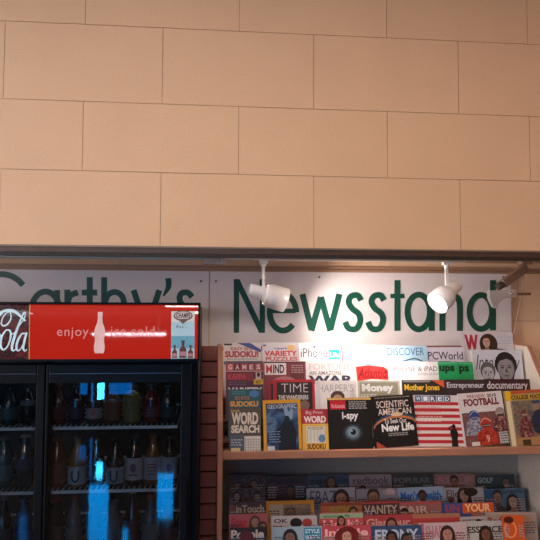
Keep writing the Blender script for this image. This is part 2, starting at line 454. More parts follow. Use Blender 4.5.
# slatted wall panel under the sign
sl_m = mat('slat_laminate', 'ac6862', rough=.55, noise=.08, scale=12); sl_d = mat('slat_groove', '3a1c1c', rough=.8)
b = MB(); xa = at(-20, 347, 3.38).x; xb = at(511, 347, 3.38).x; ztop = at(270, 346, SD).z-.003
b.box(xa, -.012, 0, xb, -.001, ztop, sl_d)
z = ztop
while z > .12:
    b.box(xa, -.026, z-.0735, xb, -.012, z-.001, sl_m); z -= .0834
tag(b.build('slatwall_panel'), 'reddish brown slatwall panel with dark grooves between cooler and magazine rack', 'wall panel')

# ================================================================== DRINKS COOLER
fx1 = at(200, 330, 2.48).x; fx0 = fx1-1.3; fxc = (fx0+fx1)/2
FRY = CAMY+2.48                       # header face
DY = CAMY+2.56                        # door face
ztopf = at(120, 302.3, 2.48).z; zhb = at(120, 361, 2.48).z
cool = empty('drinks_cooler', (fxc, FRY+.4, 0)); tag(cool, 'tall black two-door drinks cooler with red header reading enjoy ice cold', 'drinks cooler')
L = cool.location
blk = mat('cooler_black', '08090b', rough=.4, noise=.1, spec=.15); blk2 = mat('cooler_black_inner', '0c0d10', rough=.6)
def X(px, D=2.56): return at(px, 430, D).x-L.x
def Z(py, D=2.56): return at(110, py, D).z
def Yl(D): return CAMY+D-L.y
b = MB()
x0, x1 = fx0-L.x, fx1-L.x-.006
yb = Yl(3.33); yf = Yl(2.60)
b.box(x0, yf, .08, x0+.05, yb, ztopf-.02, blk); b.box(x1-.05, yf, .08, x1, yb, ztopf-.02, blk)
b.box(x0+.05, yb-.04, .08, x1-.05, yb, ztopf-.02, blk2); b.box(x0+.05, yf, ztopf-.06, x1-.05, yb-.04, ztopf-.02, blk)
b.box(x0+.05, yf, .08, x1-.05, yb-.04, .16, blk)
xm = X(44)
b.box(xm-.015, yf, .16, xm+.015, yf+.04, ztopf-.06, blk)
b.box(x0+.05, yf, zhb-.05, x1-.05, yf+.05, ztopf-.06, blk)
for sx in (x0+.05, x1-.11):
    for sy in (yf+.05, yb-.1): b.box(sx, sy, 0, sx+.05, sy+.05, .08, blk)
b.build('cabinet', cool, bevel=.004)
# header box with glossy printed panel
h = MB(); fy = 0-(L.y-FRY)
h.box(x0-.004, fy+.055, zhb, x1+.006, Yl(2.60), ztopf, blk)
t = .0085
h.box(x0-.004, fy+.034, ztopf-t, x1+.006, fy+.055, ztopf, blk); h.box(x0-.004, fy-.004, zhb, x1+.006, fy+.055, zhb+t, blk)
for xa_, xb_ in ((x0-.004, x0+.006), (x1-.003, x1+.006)):
    h.prism([(fy-.004, zhb), (fy+.055, zhb), (fy+.055, ztopf), (fy+.033, ztopf)], 'x', xa_, xb_, blk)
hd = h.build('header', cool)
red = mat('header_red', 'ae2418', rough=.03, noise=.03, scale=5, spec=.7, emis=.05)
dkr = collage('header_cola', ['14090c', '401014', '180c10', '5c1818', '201014'], 25); dkr.node_tree.nodes['Principled BSDF'].inputs['Roughness'].default_value = .2
za, zb_ = zhb+t, ztopf-t
TT = math.tan(TILT)
prof = [(za, 0)]+[(za+k*(zb_-za)/8, k*(zb_-za)/8*TT) for k in range(1, 8)]+[(zb_-.012, (zb_-za)*TT-.0005), (zb_, (zb_-za)*TT+.006)]
def tilted(pr):
    """lay a print on the tilted header face"""
    for mb in pr.mbs.values():
        mb.v = [(x, y+(z-za)*TT, z) for x, y, z in mb.v]
def panel(xa, xb, xa2, xb2, m, nm, par):
    p = MB(); n = len(prof); vs = []
    for (z_, dy) in prof:
        k = (z_-za)/(zb_-za)
        vs += [(xa2+(xa-xa2)*k, fy+dy, z_), (xb2+(xb-xb2)*k, fy+dy, z_)]
    p.add(vs, [(2*i, 2*i+1, 2*i+3, 2*i+2) for i in range(n-1)], m, True)
    return p.build(nm, par)
xs1, xs2 = X(24.3, 2.48), X(27.6, 2.48)
panel(xs1, x1-.003, xs2, x1-.003, red, 'header_panel', hd)
panel(x0+.006, xs1-.003, x0+.006, xs2-.003, dkr, 'header_picture', hd)
panel(xs1-.003, xs1, xs2-.003, xs2, mat('header_gold', 'c89a50', rough=.3), 'header_stripe', hd)
def surf(D, par_loc):
    def xy(x, y):
        q = at(x, y, D); return (q.x-par_loc.x, q.z-par_loc.z)
    return xy
pr = Print(0, 0, 1, 0, 0, y=fy-.0006); pr.xy = surf(2.495, L)
wh = mat('header_white', 'd8b4b0', rough=.3); wht = mat('header_words', 'd08c84', rough=.3); wb = mat('script_white', 'b8d4dc', rough=.3, emis=.06)
pr.text('enjoy', 57, 327.5, 88.5, 338.8, wht, 0, space=1.1, part='first_word_lettering')
pr.text('ice', 111, 326.8, 125.5, 335.6, wht, 0, space=1.15, part='second_word_lettering'); pr.text('cold', 131, 326.4, 154.5, 335.5, wht, 0, space=1.15, part='third_word_lettering')
# contour bottle
prof_b = [(312, 2.3), (315, 2.5), (318, 2.2), (323, 2.8), (327, 4.4), (331, 5.4), (334, 5.5), (338, 4.7), (341, 4.6), (346, 5.4), (350, 5.2), (353, 4.2)]
bt = [(99.7-r, y) for y, r in prof_b]+[(99.7+r, y) for y, r in prof_b[::-1]]
pr.poly(bt, wh, 'bottle_emblem')
tilted(pr); pr.done(hd)
# flowing script at the left end
pr = Print(0, 0, 1, 0, 0, y=fy-.0008); pr.xy = surf(2.495, L)
z = lambda l: [(x/6.75, 295+y/6.75) for x, y in l]
st = pr.stroke
st(z([(-60, 190), (-20, 130), (30, 106), (80, 108), (120, 132), (168, 176)]), [1.0, 2.2, 2.8, 3.2, 2.6, 1.2], wb)
st(z([(2, 190), (20, 208), (48, 196), (68, 160), (64, 122), (42, 118), (16, 148), (4, 190)]), [1.2, 1.6, 1.6, 1.2, .9, .9, 1.2, 1.2], wb)
st(z([(-20, 250), (4, 275), (-2, 320), (-30, 360)]), [1, 2, 2, 1], wb)
st(z([(40, 236), (14, 280), (8, 340), (30, 368), (58, 340), (74, 280), (66, 240), (40, 236)]), [1.2, 2.0, 2.6, 1.6, 1.4, 2.0, 1.6, 1.2], wb)
st(z([(66, 250), (90, 262), (120, 220), (158, 160), (164, 120), (150, 130), (118, 220), (92, 310), (86, 360), (100, 374), (124, 350)]), [.9, .9, .9, 1.2, 1.0, 1.4, 2.4, 2.8, 2.4, 1.4, .8], wb)
st(z([(172, 262), (148, 262), (122, 310), (116, 356), (130, 374), (152, 350), (172, 290)]), [1.2, 1.6, 2.4, 2.2, 1.4, 1.0, 1.0], wb)
st(z([(180, 252), (168, 310), (162, 356), (174, 376), (186, 366)]), [1.6, 2.4, 2.2, 1.4, .8], wb)
st(z([(-60, 340), (-70, 240), (-30, 160), (10, 120)]), [2, 3, 3, 2], wb)
pr.mbs['script_lettering'] = pr.mbs.pop('lettering'); tilted(pr); pr.done(hd)
# sticker
pr = Print(0, 0, 1, 0, 0, y=fy-.0006); pr.xy = surf(2.495, L)
S_ = 'sticker'
pr.rect(171.2, 311.3, 194.6, 359.0, mat('sticker_blue', '9cc0cc', rough=.35, emis=.03), S_)
pr.rect(171.2, 311.3, 194.6, 322, ink('c8ccc8'), S_)
pr.rect(171.2, 336, 194.6, 348, ink('5c9cb4'), S_)
pr.ell(183, 315.8, 9.6, 5.2, ink('4c3c38'), S_); pr.ell(183, 315.5, 8.4, 4.1, ink('b8b0a8'), S_)
pr.poly([(177, 319), (183, 324), (189, 319)], ink('5c4440'), S_)
pr.text('CHAMPS', 176, 313, 190, 318, ink('38302c'), .03, part='sticker_lettering')
pr.text('A s s . .', 176, 324.8, 187, 328.2, ink('30485c'), .02, part='sticker_lettering')
for cx, sc in ((174.8, .85), (183, 1.2), (190.6, .85)):
    yb_ = 357.5; hh = 13*sc
    pr.poly([(cx-1.1*sc, yb_-hh), (cx-1.1*sc, yb_-hh*.72), (cx-2.9*sc, yb_-hh*.55), (cx-2.9*sc, yb_), (cx+2.9*sc, yb_), (cx+2.9*sc, yb_-hh*.55), (cx+1.1*sc, yb_-hh*.72), (cx+1.1*sc, yb_-hh)], ink('54202a'), 'sticker_picture')
    pr.rect(cx-1.6*sc, yb_-hh-1.5, cx+1.6*sc, yb_-hh, ink('28303c'), 'sticker_picture')
    pr.rect(cx-2.6*sc, yb_-hh*.4, cx+2.6*sc, yb_-hh*.12, ink('a8787c'), 'sticker_picture')
tilted(pr); pr.done(hd)
# two doors
gm = glass('door_glass')
zd0, zd1 = .14, Z(364)
gz1 = Z(383)
def door(xa, xb, ga, gb, hx):
    p = MB(); yo, yi = Yl(2.56), Yl(2.598)
    g0 = zd0+.06
    p.box(xa, yo, zd0, ga, yi, zd1, blk); p.box(gb, yo, zd0, xb, yi, zd1, blk)
    p.box(ga, yo, gz1, gb, yi, zd1, blk); p.box(ga, yo, zd0, gb, yi, g0, blk)
    d = p.build('door', cool, bevel=.003)
    q = MB(); q.box(ga, yo+.003, gz1+.037, gb, yo-.0015, gz1+.039, mat('door_trim_steel', '5c6878', rough=.3, metal=.6)); q.build('trim_strip', d)
    q = MB(); q.add([(ga, Yl(2.57), g0), (gb, Yl(2.57), g0), (gb, Yl(2.57), gz1), (ga, Yl(2.57), gz1)], [(0, 1, 2, 3)], gm); q.build('glass', d)
    q = MB(); q.box(hx-.008, yo-.02, .75, hx+.008, yo-.008, 1.05, blk)
    q.box(hx-.008, yo-.01, .76, hx+.008, yo, .78, blk); q.box(hx-.008, yo-.01, 1.02, hx+.008, yo, 1.04, blk); q.build('handle', d)
door(X(44.8), X(190.5), X(47.8), X(180.5), X(185.5))
door(x0+.01, X(43.6), x0+.06, X(35.3), x0+.035)
wire = mat('shelf_wire', 'e4e8e8', rough=.4)
def shelf(xa, xb, z_):
    s = MB(); y0_, y1_ = Yl(2.635), Yl(3.2)
    s.box(xa, y0_, z_-.014, xb, y0_+.004, z_-.002, wire)      # front strip
    n = int((xb-xa)/.022)
    for i in range(n+1):
        x = xa+(xb-xa)*i/n; s.box(x-.0015, y0_-.002, z_-.004, x+.0015, y1_, z_-.0005, wire)
    s.box(xa, y1_-.004, z_-.01, xb, y1_, z_, wire)
    s.build('wire_shelf', cool)
SZ = [at(110, 425.5, 2.64).z, at(110, 488.8, 2.64).z, at(110, 556, 2.64).z, at(110, 625, 2.64).z]
rx0, rx1 = at(47, 430, 2.64).x-L.x, at(177.5, 430, 2.64).x-L.x
lx0, lx1 = x0+.06, at(35, 430, 2.64).x-L.x
for z_ in SZ:
    shelf(rx0, rx1, z_); shelf(lx0, lx1, z_)
# inner lamp, cool and dim
q = MB(); q.box(rx0+.02, Yl(2.66), gz1+.03, rx1-.02, Yl(2.675), gz1+.04, emission('cooler_lamp', 'c0e0ff', 1.6)); q.build('inner_lamp', cool)

def bottle(px, shelf_i, hpx, rpx, liquid, labcol, capcol, label, shape='juice', lab=(.15, .45), mark=None, D=2.70):
    p = at(px, 480, D); z0 = SZ[shelf_i]+.0005; sc = D/F
    H = hpx*sc; R = rpx*sc
    e = empty('drink_bottle', (p.x, CAMY+D, z0)); tag(e, label, 'bottle')
    lm = mat('liquid_'+liquid, liquid, rough=.12, coat=.6, noise=.1, scale=30)
    pf = {'juice': [(R*.85, 0), (R, .03*H), (R, .50*H), (R*.93, .58*H), (R*.5, .78*H), (R*.36, .86*H), (R*.36, .92*H)],
          'tea': [(R*.85, 0), (R, .03*H), (R, .60*H), (R*.9, .68*H), (R*.55, .80*H), (R*.48, .88*H), (R*.48, .92*H)],
          'square': [(R*.92, 0), (R, .02*H), (R, .74*H), (R*.9, .80*H), (R*.6, .87*H), (R*.5, .9*H)]}[shape]
    b_ = MB(); b_.lathe(pf, lm, n=20); b_.build('body', e)
    rt, ht = pf[-1]
    c_ = MB(); c_.lathe([(rt*1.15, ht), (rt*1.2, ht+.01*H), (rt*1.2, H*.99), (rt*1.0, H)], mat('cap_'+capcol, capcol, rough=.4), n=20); c_.build('cap', e)
    if labcol:
        l_ = MB(); l_.lathe([(R*1.015, lab[0]*H), (R*1.015, lab[1]*H)], mat('label_'+labcol, labcol, rough=.5), n=20, cap=False); lo = l_.build('paper_label', e)
        if mark:
            q_ = Print(0, 0, 1, 0, 0, y=-R*1.03)
            zc_ = (lab[0]+lab[1])/2*H
            q_.xy = lambda x, y: (x*R*.55, zc_-y*R*.7)
            mm = ink(mark[1])
            if mark[0] == 'U': q_.stroke([(-.6, -.8), (-.6, .4), (0, .9), (.6, .4), (.6, -.8)], .35, mm, 'emblem')
            if mark[0] == 'blob': q_.ell(0, -.2, .6, .7, mm, 'emblem'); q_.rect(-.8, .75, .8, 1.0, mm, 'emblem')
            if mark[0] == 'lines': [q_.rect(-.9, -.8+.5*k, .8, -.6+.5*k, mm, 'emblem') for k in range(4)]
            q_.done(lo)
    return e
bottle(56.5, 0, 38, 8, '4a1c18', '5c2c28', '2c1414', 'dark red-brown bottle on the top shelf, first from the middle door post')
bottle(75, 0, 36, 7.5, '241020', '301828', '181420', 'plum-coloured bottle on the top shelf, between red-brown and pale-labelled bottles', 'tea')
bottle(93, 0, 34, 8, '3c2c2c', '8c8888', '4c1820', 'bottle with pale round-marked label on the top shelf under the bright reflection', 'tea', mark=('blob', 'a04848'))
bottle(111.5, 0, 36, 8.5, '5c2c14', '6c3820', '3c1c10', 'orange-brown bottle on the top shelf left of the yellowish one', 'tea', lab=(.1, .6))
bottle(131, 0, 36, 9, '5c5428', '6c6434', '383420', 'broad yellowish square bottle on the top shelf of the right door', 'square', lab=(.05, .7))
bottle(150.5, 0, 37, 8.5, '581414', '6c2424', '1c1414', 'deep red bottle on the top shelf, second from the right door edge', 'tea', mark=('lines', '301010'))
bottle(167, 0, 35, 7.5, '182428', '203438', '101418', 'dark teal bottle on the top shelf at the right door edge', 'juice')
bottle(57, 1, 46, 8.7, '7c3a14', '8c4c34', '5c2c14', 'orange juice bottle with a red label, middle shelf beside the door post', 'tea', lab=(.08, .5), mark=('lines', '782418'))
bottle(77, 1, 46, 8.8, '8c5c20', 'a8b0b0', '6c4c24', 'amber juice bottle whose white label bears a big U mark', 'juice', lab=(.06, .42), mark=('U', '283c44'))
bottle(96, 1, 46, 8.2, '1c1418', '342c34', '141014', 'dark bottle standing behind the blue reflection on the middle shelf', 'juice')
bottle(115, 1, 45, 8.8, '181214', '98a0a0', '1c1818', 'dark bottle with low white label and U mark, middle shelf centre', 'juice', lab=(.06, .40), mark=('U', '202c30'))
bottle(134, 1, 47, 8.6, '201414', 'b0acac', '201818', 'dark wine-coloured bottle with white label and red figure', 'juice', lab=(.12, .56), mark=('blob', '6c2c34'))
bottle(152.5, 1, 47, 8.6, '80501c', 'a8a0a0', '604020', 'golden juice bottle with pinkish white label on the middle shelf', 'juice', lab=(.12, .57), mark=('lines', '985058'))
bottle(169.3, 1, 46, 7.6, '161214', 'a0a4b0', '181418', 'dark bottle with white label at the middle shelf\'s right end', 'juice', lab=(.12, .58), mark=('blob', '743040'))
bottle(56, 2, 51, 8.5, '3c2420', '6c4438', '881c1c', 'red-capped brown bottle on the lowest visible shelf beside the door post', 'tea', lab=(.1, .5))
bottle(75, 2, 53, 8, '80685c', '8c7468', '94201c', 'pale milky bottle with a bright red cap on the lowest visible shelf', 'juice', lab=(.1, .45))
bottle(95, 2, 50, 8, '1c2028', '28303c', '14181c', 'black bottle on the lowest visible shelf behind the wide blue reflection', 'juice')
bottle(114, 2, 48, 8, '6c5c5c', '5c4c50', '343038', 'greyish bottle on the lowest visible shelf left of the gold-necked one', 'tea')
bottle(133, 2, 58, 8, '4c1814', '5c2018', '9c7c44', 'red-brown bottle with a tall gold foil neck', 'juice', lab=(.1, .5))
bottle(151, 2, 52, 8.2, '585c5c', '707478', '98201c', 'clear grey bottle with red cap, right of the gold-necked bottle', 'juice', lab=(.1, .5))
bottle(168.5, 2, 46, 8, '5c2420', '6c3430', '40201c', 'small reddish bottle on the lowest visible shelf, right door edge', 'tea')
bottle(8, 0, 37, 8, '203438', '2c484c', '182428', 'teal-tinted bottle on the left door\'s top shelf, nearer the photo edge', 'juice')
bottle(26.5, 0, 37, 7, '1c2028', '5c6470', '242c34', 'dark bottle with small grey label, left door\'s top shelf by the post', 'tea', lab=(.5, .62))
bottle(4, 1, 48, 8, '34484c', '3c5c5c', '506468', 'clear water bottle on the left door\'s middle shelf, cut by the photo edge', 'tea')
bottle(24.5, 1, 50, 8.8, '343c40', '1c3454', '687074', 'clear bottle with blue label on the left door\'s middle shelf', 'tea', lab=(.35, .55))
bottle(5, 2, 54, 8, '2c2020', '50484c', '483c40', 'brown bottle on the left door\'s lowest visible shelf', 'juice')
bottle(25, 2, 52, 8.5, '183c58', '1c5074', '14304c', 'blue bottle on the left door\'s lowest visible shelf', 'tea')

# ================================================================== MAGAZINE RACK
wood = mat('rack_wood', 'a8745a', rough=.5, noise=.14, scale=8); pale = mat('rack_laminate', 'c8b8a8', rough=.55)
gry = mat('rack_back', '908c86', rough=.7); woodd = mat('rack_shelf_wood', '6e4c38', rough=.6)
RXL = at(222.3, 400, 3.0).x; RXR = at(523.5, 350, 3.12).x+.02
rack = empty('magazine_rack', ((RXL+RXR)/2, -.25, 0)); tag(rack, 'wide wooden magazine rack with stepped shelves beside the cooler', 'magazine rack')
RL = rack.location
def ry(D): return CAMY+D-RL.y
zrt = at(300, 347, 3.2).z
zlipT = at(380, 450.5, 2.85).z; zlipB = at(380, 457, 2.85).z
sideprof = [(ry(3.36), 0), (ry(3.36), zrt+.004), (ry(3.12), zrt+.004), (ry(2.86), zlipT+.14), (ry(2.84), zlipT+.05), (ry(2.84), zlipB-.02), (ry(2.84), 0)]
for xa in (RXL-RL.x-.022, RXR-RL.x):
    b = MB(); b.prism(sideprof, 'x', xa, xa+.022, pale if xa > 0 else wood); sp_ = b.build('side_panel', rack)
    q = MB(); fp = sideprof[1:5]+[(ry(2.84), 0)]; n_ = len(fp); vs = []
    off = [(0, .004), (-.003, .004), (-.003, .0015), (-.003, 0), (-.003, 0)]
    for (yy, zz), (oy, oz) in zip(fp, off): vs += [(xa-.0005, yy, zz), (xa+.0225, yy, zz), (xa-.0005, yy+oy, zz+oz), (xa+.0225, yy+oy, zz+oz)]
    fs = []
    for i_ in range(n_-1):
        k_ = 4*i_; fs += [(k_+2, k_+3, k_+7, k_+6), (k_, k_+2, k_+6, k_+4), (k_+1, k_+5, k_+7, k_+3)]
    q.add(vs, fs, wood); q.build('edge_band', sp_)
xa, xb = RXL-RL.x+.001, RXR-RL.x-.001
b = MB(); b.box(xa, ry(3.35), .02, xb, ry(3.36)+.004, zrt-.03, pale); b.build('back_panel', rack)
lowD = 3.24
# row: (D of the shelf, z of the shelf)
ROW = {'A': (2.875, zlipT-.002), 'B': (2.955, ZC-.632), 'C': (3.035, ZC-.55), 'D': (3.115, ZC-.462), 'E': (3.20, ZC-.45)}
LROW = {'F': (2.85, .0), 'G': (2.92, .0), 'H': (2.99, .0), 'I': (3.06, .0), 'J': (3.135, .0)}
LTOP = {'F': 529, 'G': 516, 'H': 503, 'I': 488, 'J': 475}
for k, v in LTOP.items():
    D = LROW[k][0]; LROW[k] = (D, at(380, v, D+.05).z-.268)
ROW.update(LROW)
def step(D0, D1, z_, m=woodd):
    s = MB(); s.box(xa, ry(D0), z_-.012, xb, ry(D1), z_, m); s.build('step_shelf', rack)
step(2.87, 2.944, ROW['A'][1]); step(2.945, 3.024, ROW['B'][1]); step(3.025, 3.104, ROW['C'][1]); step(3.105, 3.19, ROW['D'][1]); step(3.191, 3.345, ROW['E'][1])
b = MB(); b.box(xa, ry(2.848), zlipB, xb, ry(2.866), zlipT+.005, wood); b.build('front_lip', rack, bevel=.003)
b = MB(); b.box(xa, ry(2.867), zlipB, xb, ry(3.34), zlipB+.012, woodd); b.build('shelf_bottom', rack)
b = MB(); b.box(xa, ry(lowD), .1, xb, ry(lowD+.01), zlipB-.001, gry); b.build('lower_back_panel', rack)
ks = 'FGHIJ'
for i, k in enumerate(ks):
    D, z_ = ROW[k]; D1 = ROW[ks[i+1]][0]-.006 if i < 4 else lowD-.001
    step(D-.004, D1, z_)
b = MB(); b.box(xa, ry(2.838), ROW['F'][1]-.03, xb, ry(2.845), ROW['F'][1]+.03, wood); b.build('lower_lip', rack)
b = MB(); b.box(xa, ry(2.9), .0, xb, ry(2.915), ROW['F'][1]-.014, woodd); b.build('kick_panel', rack)

paper = mat('magazine_paper', 'd8d4cc', rough=.8)
LEAN = math.radians(11)
def magazine(row, xa, xb, yt, base, label, draws, dy=0, tilt=0, thick=.006, name='magazine', lean=LEAN, group=None):
    D, z0 = ROW[row]
    Dt = D+.05+dy
    p0 = at(xa, yt, Dt); p1 = at(xb, yt, Dt)
    W = p1.x-p0.x; px = W/(xb-xa)
    tl = math.radians(tilt)
    H = (at((xa+xb)/2, yt, Dt).z-z0)/math.cos(lean)-abs(math.sin(tl))*W/2
    e = empty(name, ((p0.x+p1.x)/2-H*math.sin(tl), CAMY+D+dy, z0+abs(math.sin(tl))*W/2+.0008+thick*math.sin(lean)))
    e.rotation_euler = (Matrix.Rotation(-lean, 4, 'X') @ Matrix.Rotation(tl, 4, 'Y')).to_euler()
    tag(e, label, 'magazine', group)
    b = MB(); b.box(-W/2+.001, .0006, .001, W/2-.001, thick-.0006, H-.001, paper); b.build('page_block', e)
    bm_ = base if not isinstance(base, str) else ink(base)
    b = MB(); b.box(-W/2, 0, 0, W/2, .0005, H, bm_); b.box(-W/2-.0005, 0, 0, -W/2+.0005, thick, H, bm_); b.box(-W/2, thick-.0005, 0, W/2, thick, H, bm_)
    cv = b.build('cover', e)
    pr = Print(xa, yt, px, -W/2, H, y=0)
    pr.clip = (xa+.15, yt+.15, xb-.15, yt+H/px-.15)
    first = True
    for d in draws:
        k = d[0]; a = d[1:]
        if k in 'TLF' and pr.mbs:
            pr.done(cv); pr.mbs = {}
        if k == 'R': pr.rect(*a[:4], ink(a[4]) if isinstance(a[4], str) else a[4])
        elif k == 'E': pr.ell(*a[:4], ink(a[4]), rot=a[5] if len(a) > 5 else 0)
        elif k == 'T':
            pr.text(*a[:5], ink(a[5]), a[6] if len(a) > 6 else .02, a[7] if len(a) > 7 else 0, part='title_lettering' if first else 'cover_line_lettering'); first = False
            pr.done(cv); pr.mbs = {}
        elif k == 'F':
            pr.face(*a); pr.mbs['portrait'] = pr.mbs.pop('cover_picture'); pr.done(cv); pr.mbs = {}
        elif k == 'P': pr.poly(a[0], ink(a[1]) if isinstance(a[1], str) else a[1])
        elif k == 'L':
            pr.lines(*a[:5], ink(a[5]), part='small_print', seed=len(label)); pr.done(cv); pr.mbs = {}
        elif k == 'S': pr.stroke(a[0], a[1], ink(a[2]))
    if row in 'FGHIJ':
        rr = random.Random(len(label)*7+int(xa)); w_ = xb-xa
        dk = sum(int(base[i:i+2], 16) for i in (0, 2, 4)) < 330 if isinstance(base, str) else True
        for side in (0, 1):
            x_ = xa+1.5 if side == 0 else xb-w_*.27
            pr.lines(x_, yt+(9 if row != 'J' else 10), x_+w_*.24, 5, 2.3, ink(rr.choice(['a89c94', '9c8478', '8898a4'] if dk else ['503c40', '44505c', '7c3438'])), h=1.0, part='small_print', seed=int(xa)+side); pr.done(cv); pr.mbs = {}
    pr.done(cv)
    return e
M_ = magazine
# ---- front row
wsq = [('R', 230.5, 435, 258, 451, 'd8d0c0'), ('T', 'WORD', 231.5, 412, 258, 424, 'e8dcc8', .05), ('T', 'SEARCH', 231, 424.5, 259, 432, 'e8dcc8', .05),
       ('T', 'Dell', 231, 409.5, 239, 411.6, 'd8c060'), ('R', 245, 435, 260, 451, 'e0dcd0'), ('R', 229.5, 434, 244, 451, '50606c'), ('R', 231, 446, 240, 450.5, 'e0c890')]
wsq += [('R', 245+i*2.6, 437, 245.5+i*2.6, 450, '9c9890') for i in range(6)]+[('R', 245, 438+i*2.5, 260, 438.4+i*2.5, '9c9890') for i in range(5)]
wsq += [('L', 231, 438, 242, 3, 2.4, 'c8ccd0')]
M_('A', 229.5, 260.5, 408, '5c5048', 'word search puzzle magazine at the front left, grey cover with white grid', wsq, dy=.004)
M_('A', 262.5, 300, 400, 'e0a020', 'yellow-bordered magazine with dark blue picture of a figure, front row left', [
    ('R', 265.5, 403.5, 297, 448, collage('blue_mist', ['0c1828', '1c3454', '2c5078', '5c7ca0', '16283f'], 14)), ('P', [(283, 409), (286, 407), (288, 412), (291, 408), (293, 411), (291, 419), (285, 419)], '8ca4bc'),
    ('P', [(277, 448), (278, 428), (283, 420), (291, 421), (295, 432), (294, 448)], '101820'), ('E', 286, 419.5, 3, 4, '16202c'), ('P', [(280, 425), (274, 430), (272, 436), (276, 436), (281, 431)], '101820'),
    ('T', 'GEOGRAPHIC', 267, 404.5, 296, 408.5, 'c8ccd4', .01), ('L', 268, 430, 279, 5, 2.4, '8094b0'), ('R', 266, 444, 273, 448, 'd0d0d0')], dy=.006, tilt=-1, thick=.008)
M_('A', 299.5, 330, 409, 'b82c34', 'red word puzzle magazine half hidden behind a small yellow puzzle book', [
    ('T', 'WORD', 303, 415.5, 325, 422, 'f0e4e0', .05), ('T', 'Big Print', 305, 410.5, 322, 414.5, 'd8c8c8', .01)], dy=.02)
M_('A', 301.5, 327, 423, 'e8b850', 'small yellow puzzle book with a pale grid and blue disc, front row', [
    ('R', 305, 425.5, 324, 441, 'ded8c8'), ('E', 320.5, 437, 3.4, 3.8, '5c88b0'), ('T', 'SUDOKU', 306, 442, 324, 447, '5c3010', .04), ('T', 'PUZZLES', 307, 426, 322, 428.5, '907848')]
    + [('R', 306+i*3.4, 429, 306.4+i*3.4, 440, 'a09880') for i in range(6)], dy=.003)
M_('A', 325.5, 342, 423.5, 'e8c070', 'small tan puzzle book tucked behind the black eye magazine', [('T', 'PUZZ', 327, 428, 339, 433, '7c2c20', .03), ('R', 327, 435, 340, 446, 'e4d0b8')], dy=.012)
eco = [('R', 327, 398, 371, 400, 'e8b460'), ('R', 329.5, 400.5, 345, 409, 'c8202c'), ('T', 'The Economist', 330.5, 404, 344, 407.5, 'f0d8d8', .01),
       ('T', 'i-spy', 341, 411.5, 357, 420.5, 'f0ece8', .03), ('E', 351, 431, 10, 8.5, '283038'), ('E', 351, 431, 7.5, 6.6, '54646c'), ('E', 351, 430.5, 5.4, 5, '7c94a0'), ('E', 351.5, 430.5, 2.8, 2.8, '080a0c'), ('E', 350, 429.3, .8, .7, 'c8d4dc'),
       ('L', 348, 401.5, 366, 4, 2.0, 'b8b4b0'), ('R', 330, 446, 368, 447.4, '7c2430')]
M_('A', 327, 370.5, 398, '14120f', 'black news magazine with a large blue-grey eye and the words i-spy', eco, dy=.003, thick=.004)
sa = [('T', 'SCIENTIFIC', 375, 400.5, 407, 407, 'ecdcd0', .01), ('T', 'AMERICAN', 376, 407.8, 409, 414, 'ecdcd0', .01),
      ('L', 374, 397, 410, 1, 1.5, '988c80'), ('E', 394, 427, 25, 14, '34506c'), ('E', 394, 429, 25, 14.2, 'c87840'), ('E', 394, 431.5, 26, 14.5, '14100f'),
      ('E', 394, 413.8, 6, 1.8, 'e8c8a0'), ('T', 'To Seek Out', 381, 417.5, 403, 422, 'e8e0d8', .02), ('T', 'New Life', 378, 422, 410, 429.5, 'f4f0ea', .04),
      ('L', 384, 431, 404, 2, 1.7, 'a8a098'), ('P', [(371.5, 438), (371.5, 450), (381, 450)], 'b84c34'), ('R', 406, 444, 417, 449, 'd8d4cc')]
M_('A', 369.5, 412.5, 395.5, '14100f', 'black science magazine with a glowing planet edge and the words New Life', sa, dy=.011, tilt=-3)
wr = [('R', 413, 395.5, 461, 401.5, 'd8d0cc')]
wr += [('R', 413, 402+5.9*i, 461, 405+5.9*i, 'c02c34') for i in range(8)]
wr += [('R', 414.5+7.2*i, 396, 420.7+7.2*i, 401.6, c) for i, c in enumerate(['3c6894', '6c94b4', '2c4c74', '5080a8', '34587c'])]
wr += [('T', c, 415.6+7.2*i, 397, 419.6+7.2*i, 400.8, 'ffffff', .02) for i, c in enumerate('WIRED')]
wr += [('P', [(448, 447), (448.5, 437), (447, 430), (449, 427), (453, 427), (455, 431), (454, 437), (454.5, 447)], '1c1410'), ('E', 451, 424.8, 1.8, 2.1, '1c1410'), ('S', [(449, 429), (446, 426.5), (449.5, 424.5)], 1.1, '1c1410'),
       ('L', 416, 406.5, 440, 4, 4.4, 'e0a8a0')]
M_('A', 413, 461, 395.5, 'e4d4cc', 'red and white striped magazine cover with a small saluting figure', wr, dy=.0205, tilt=1)
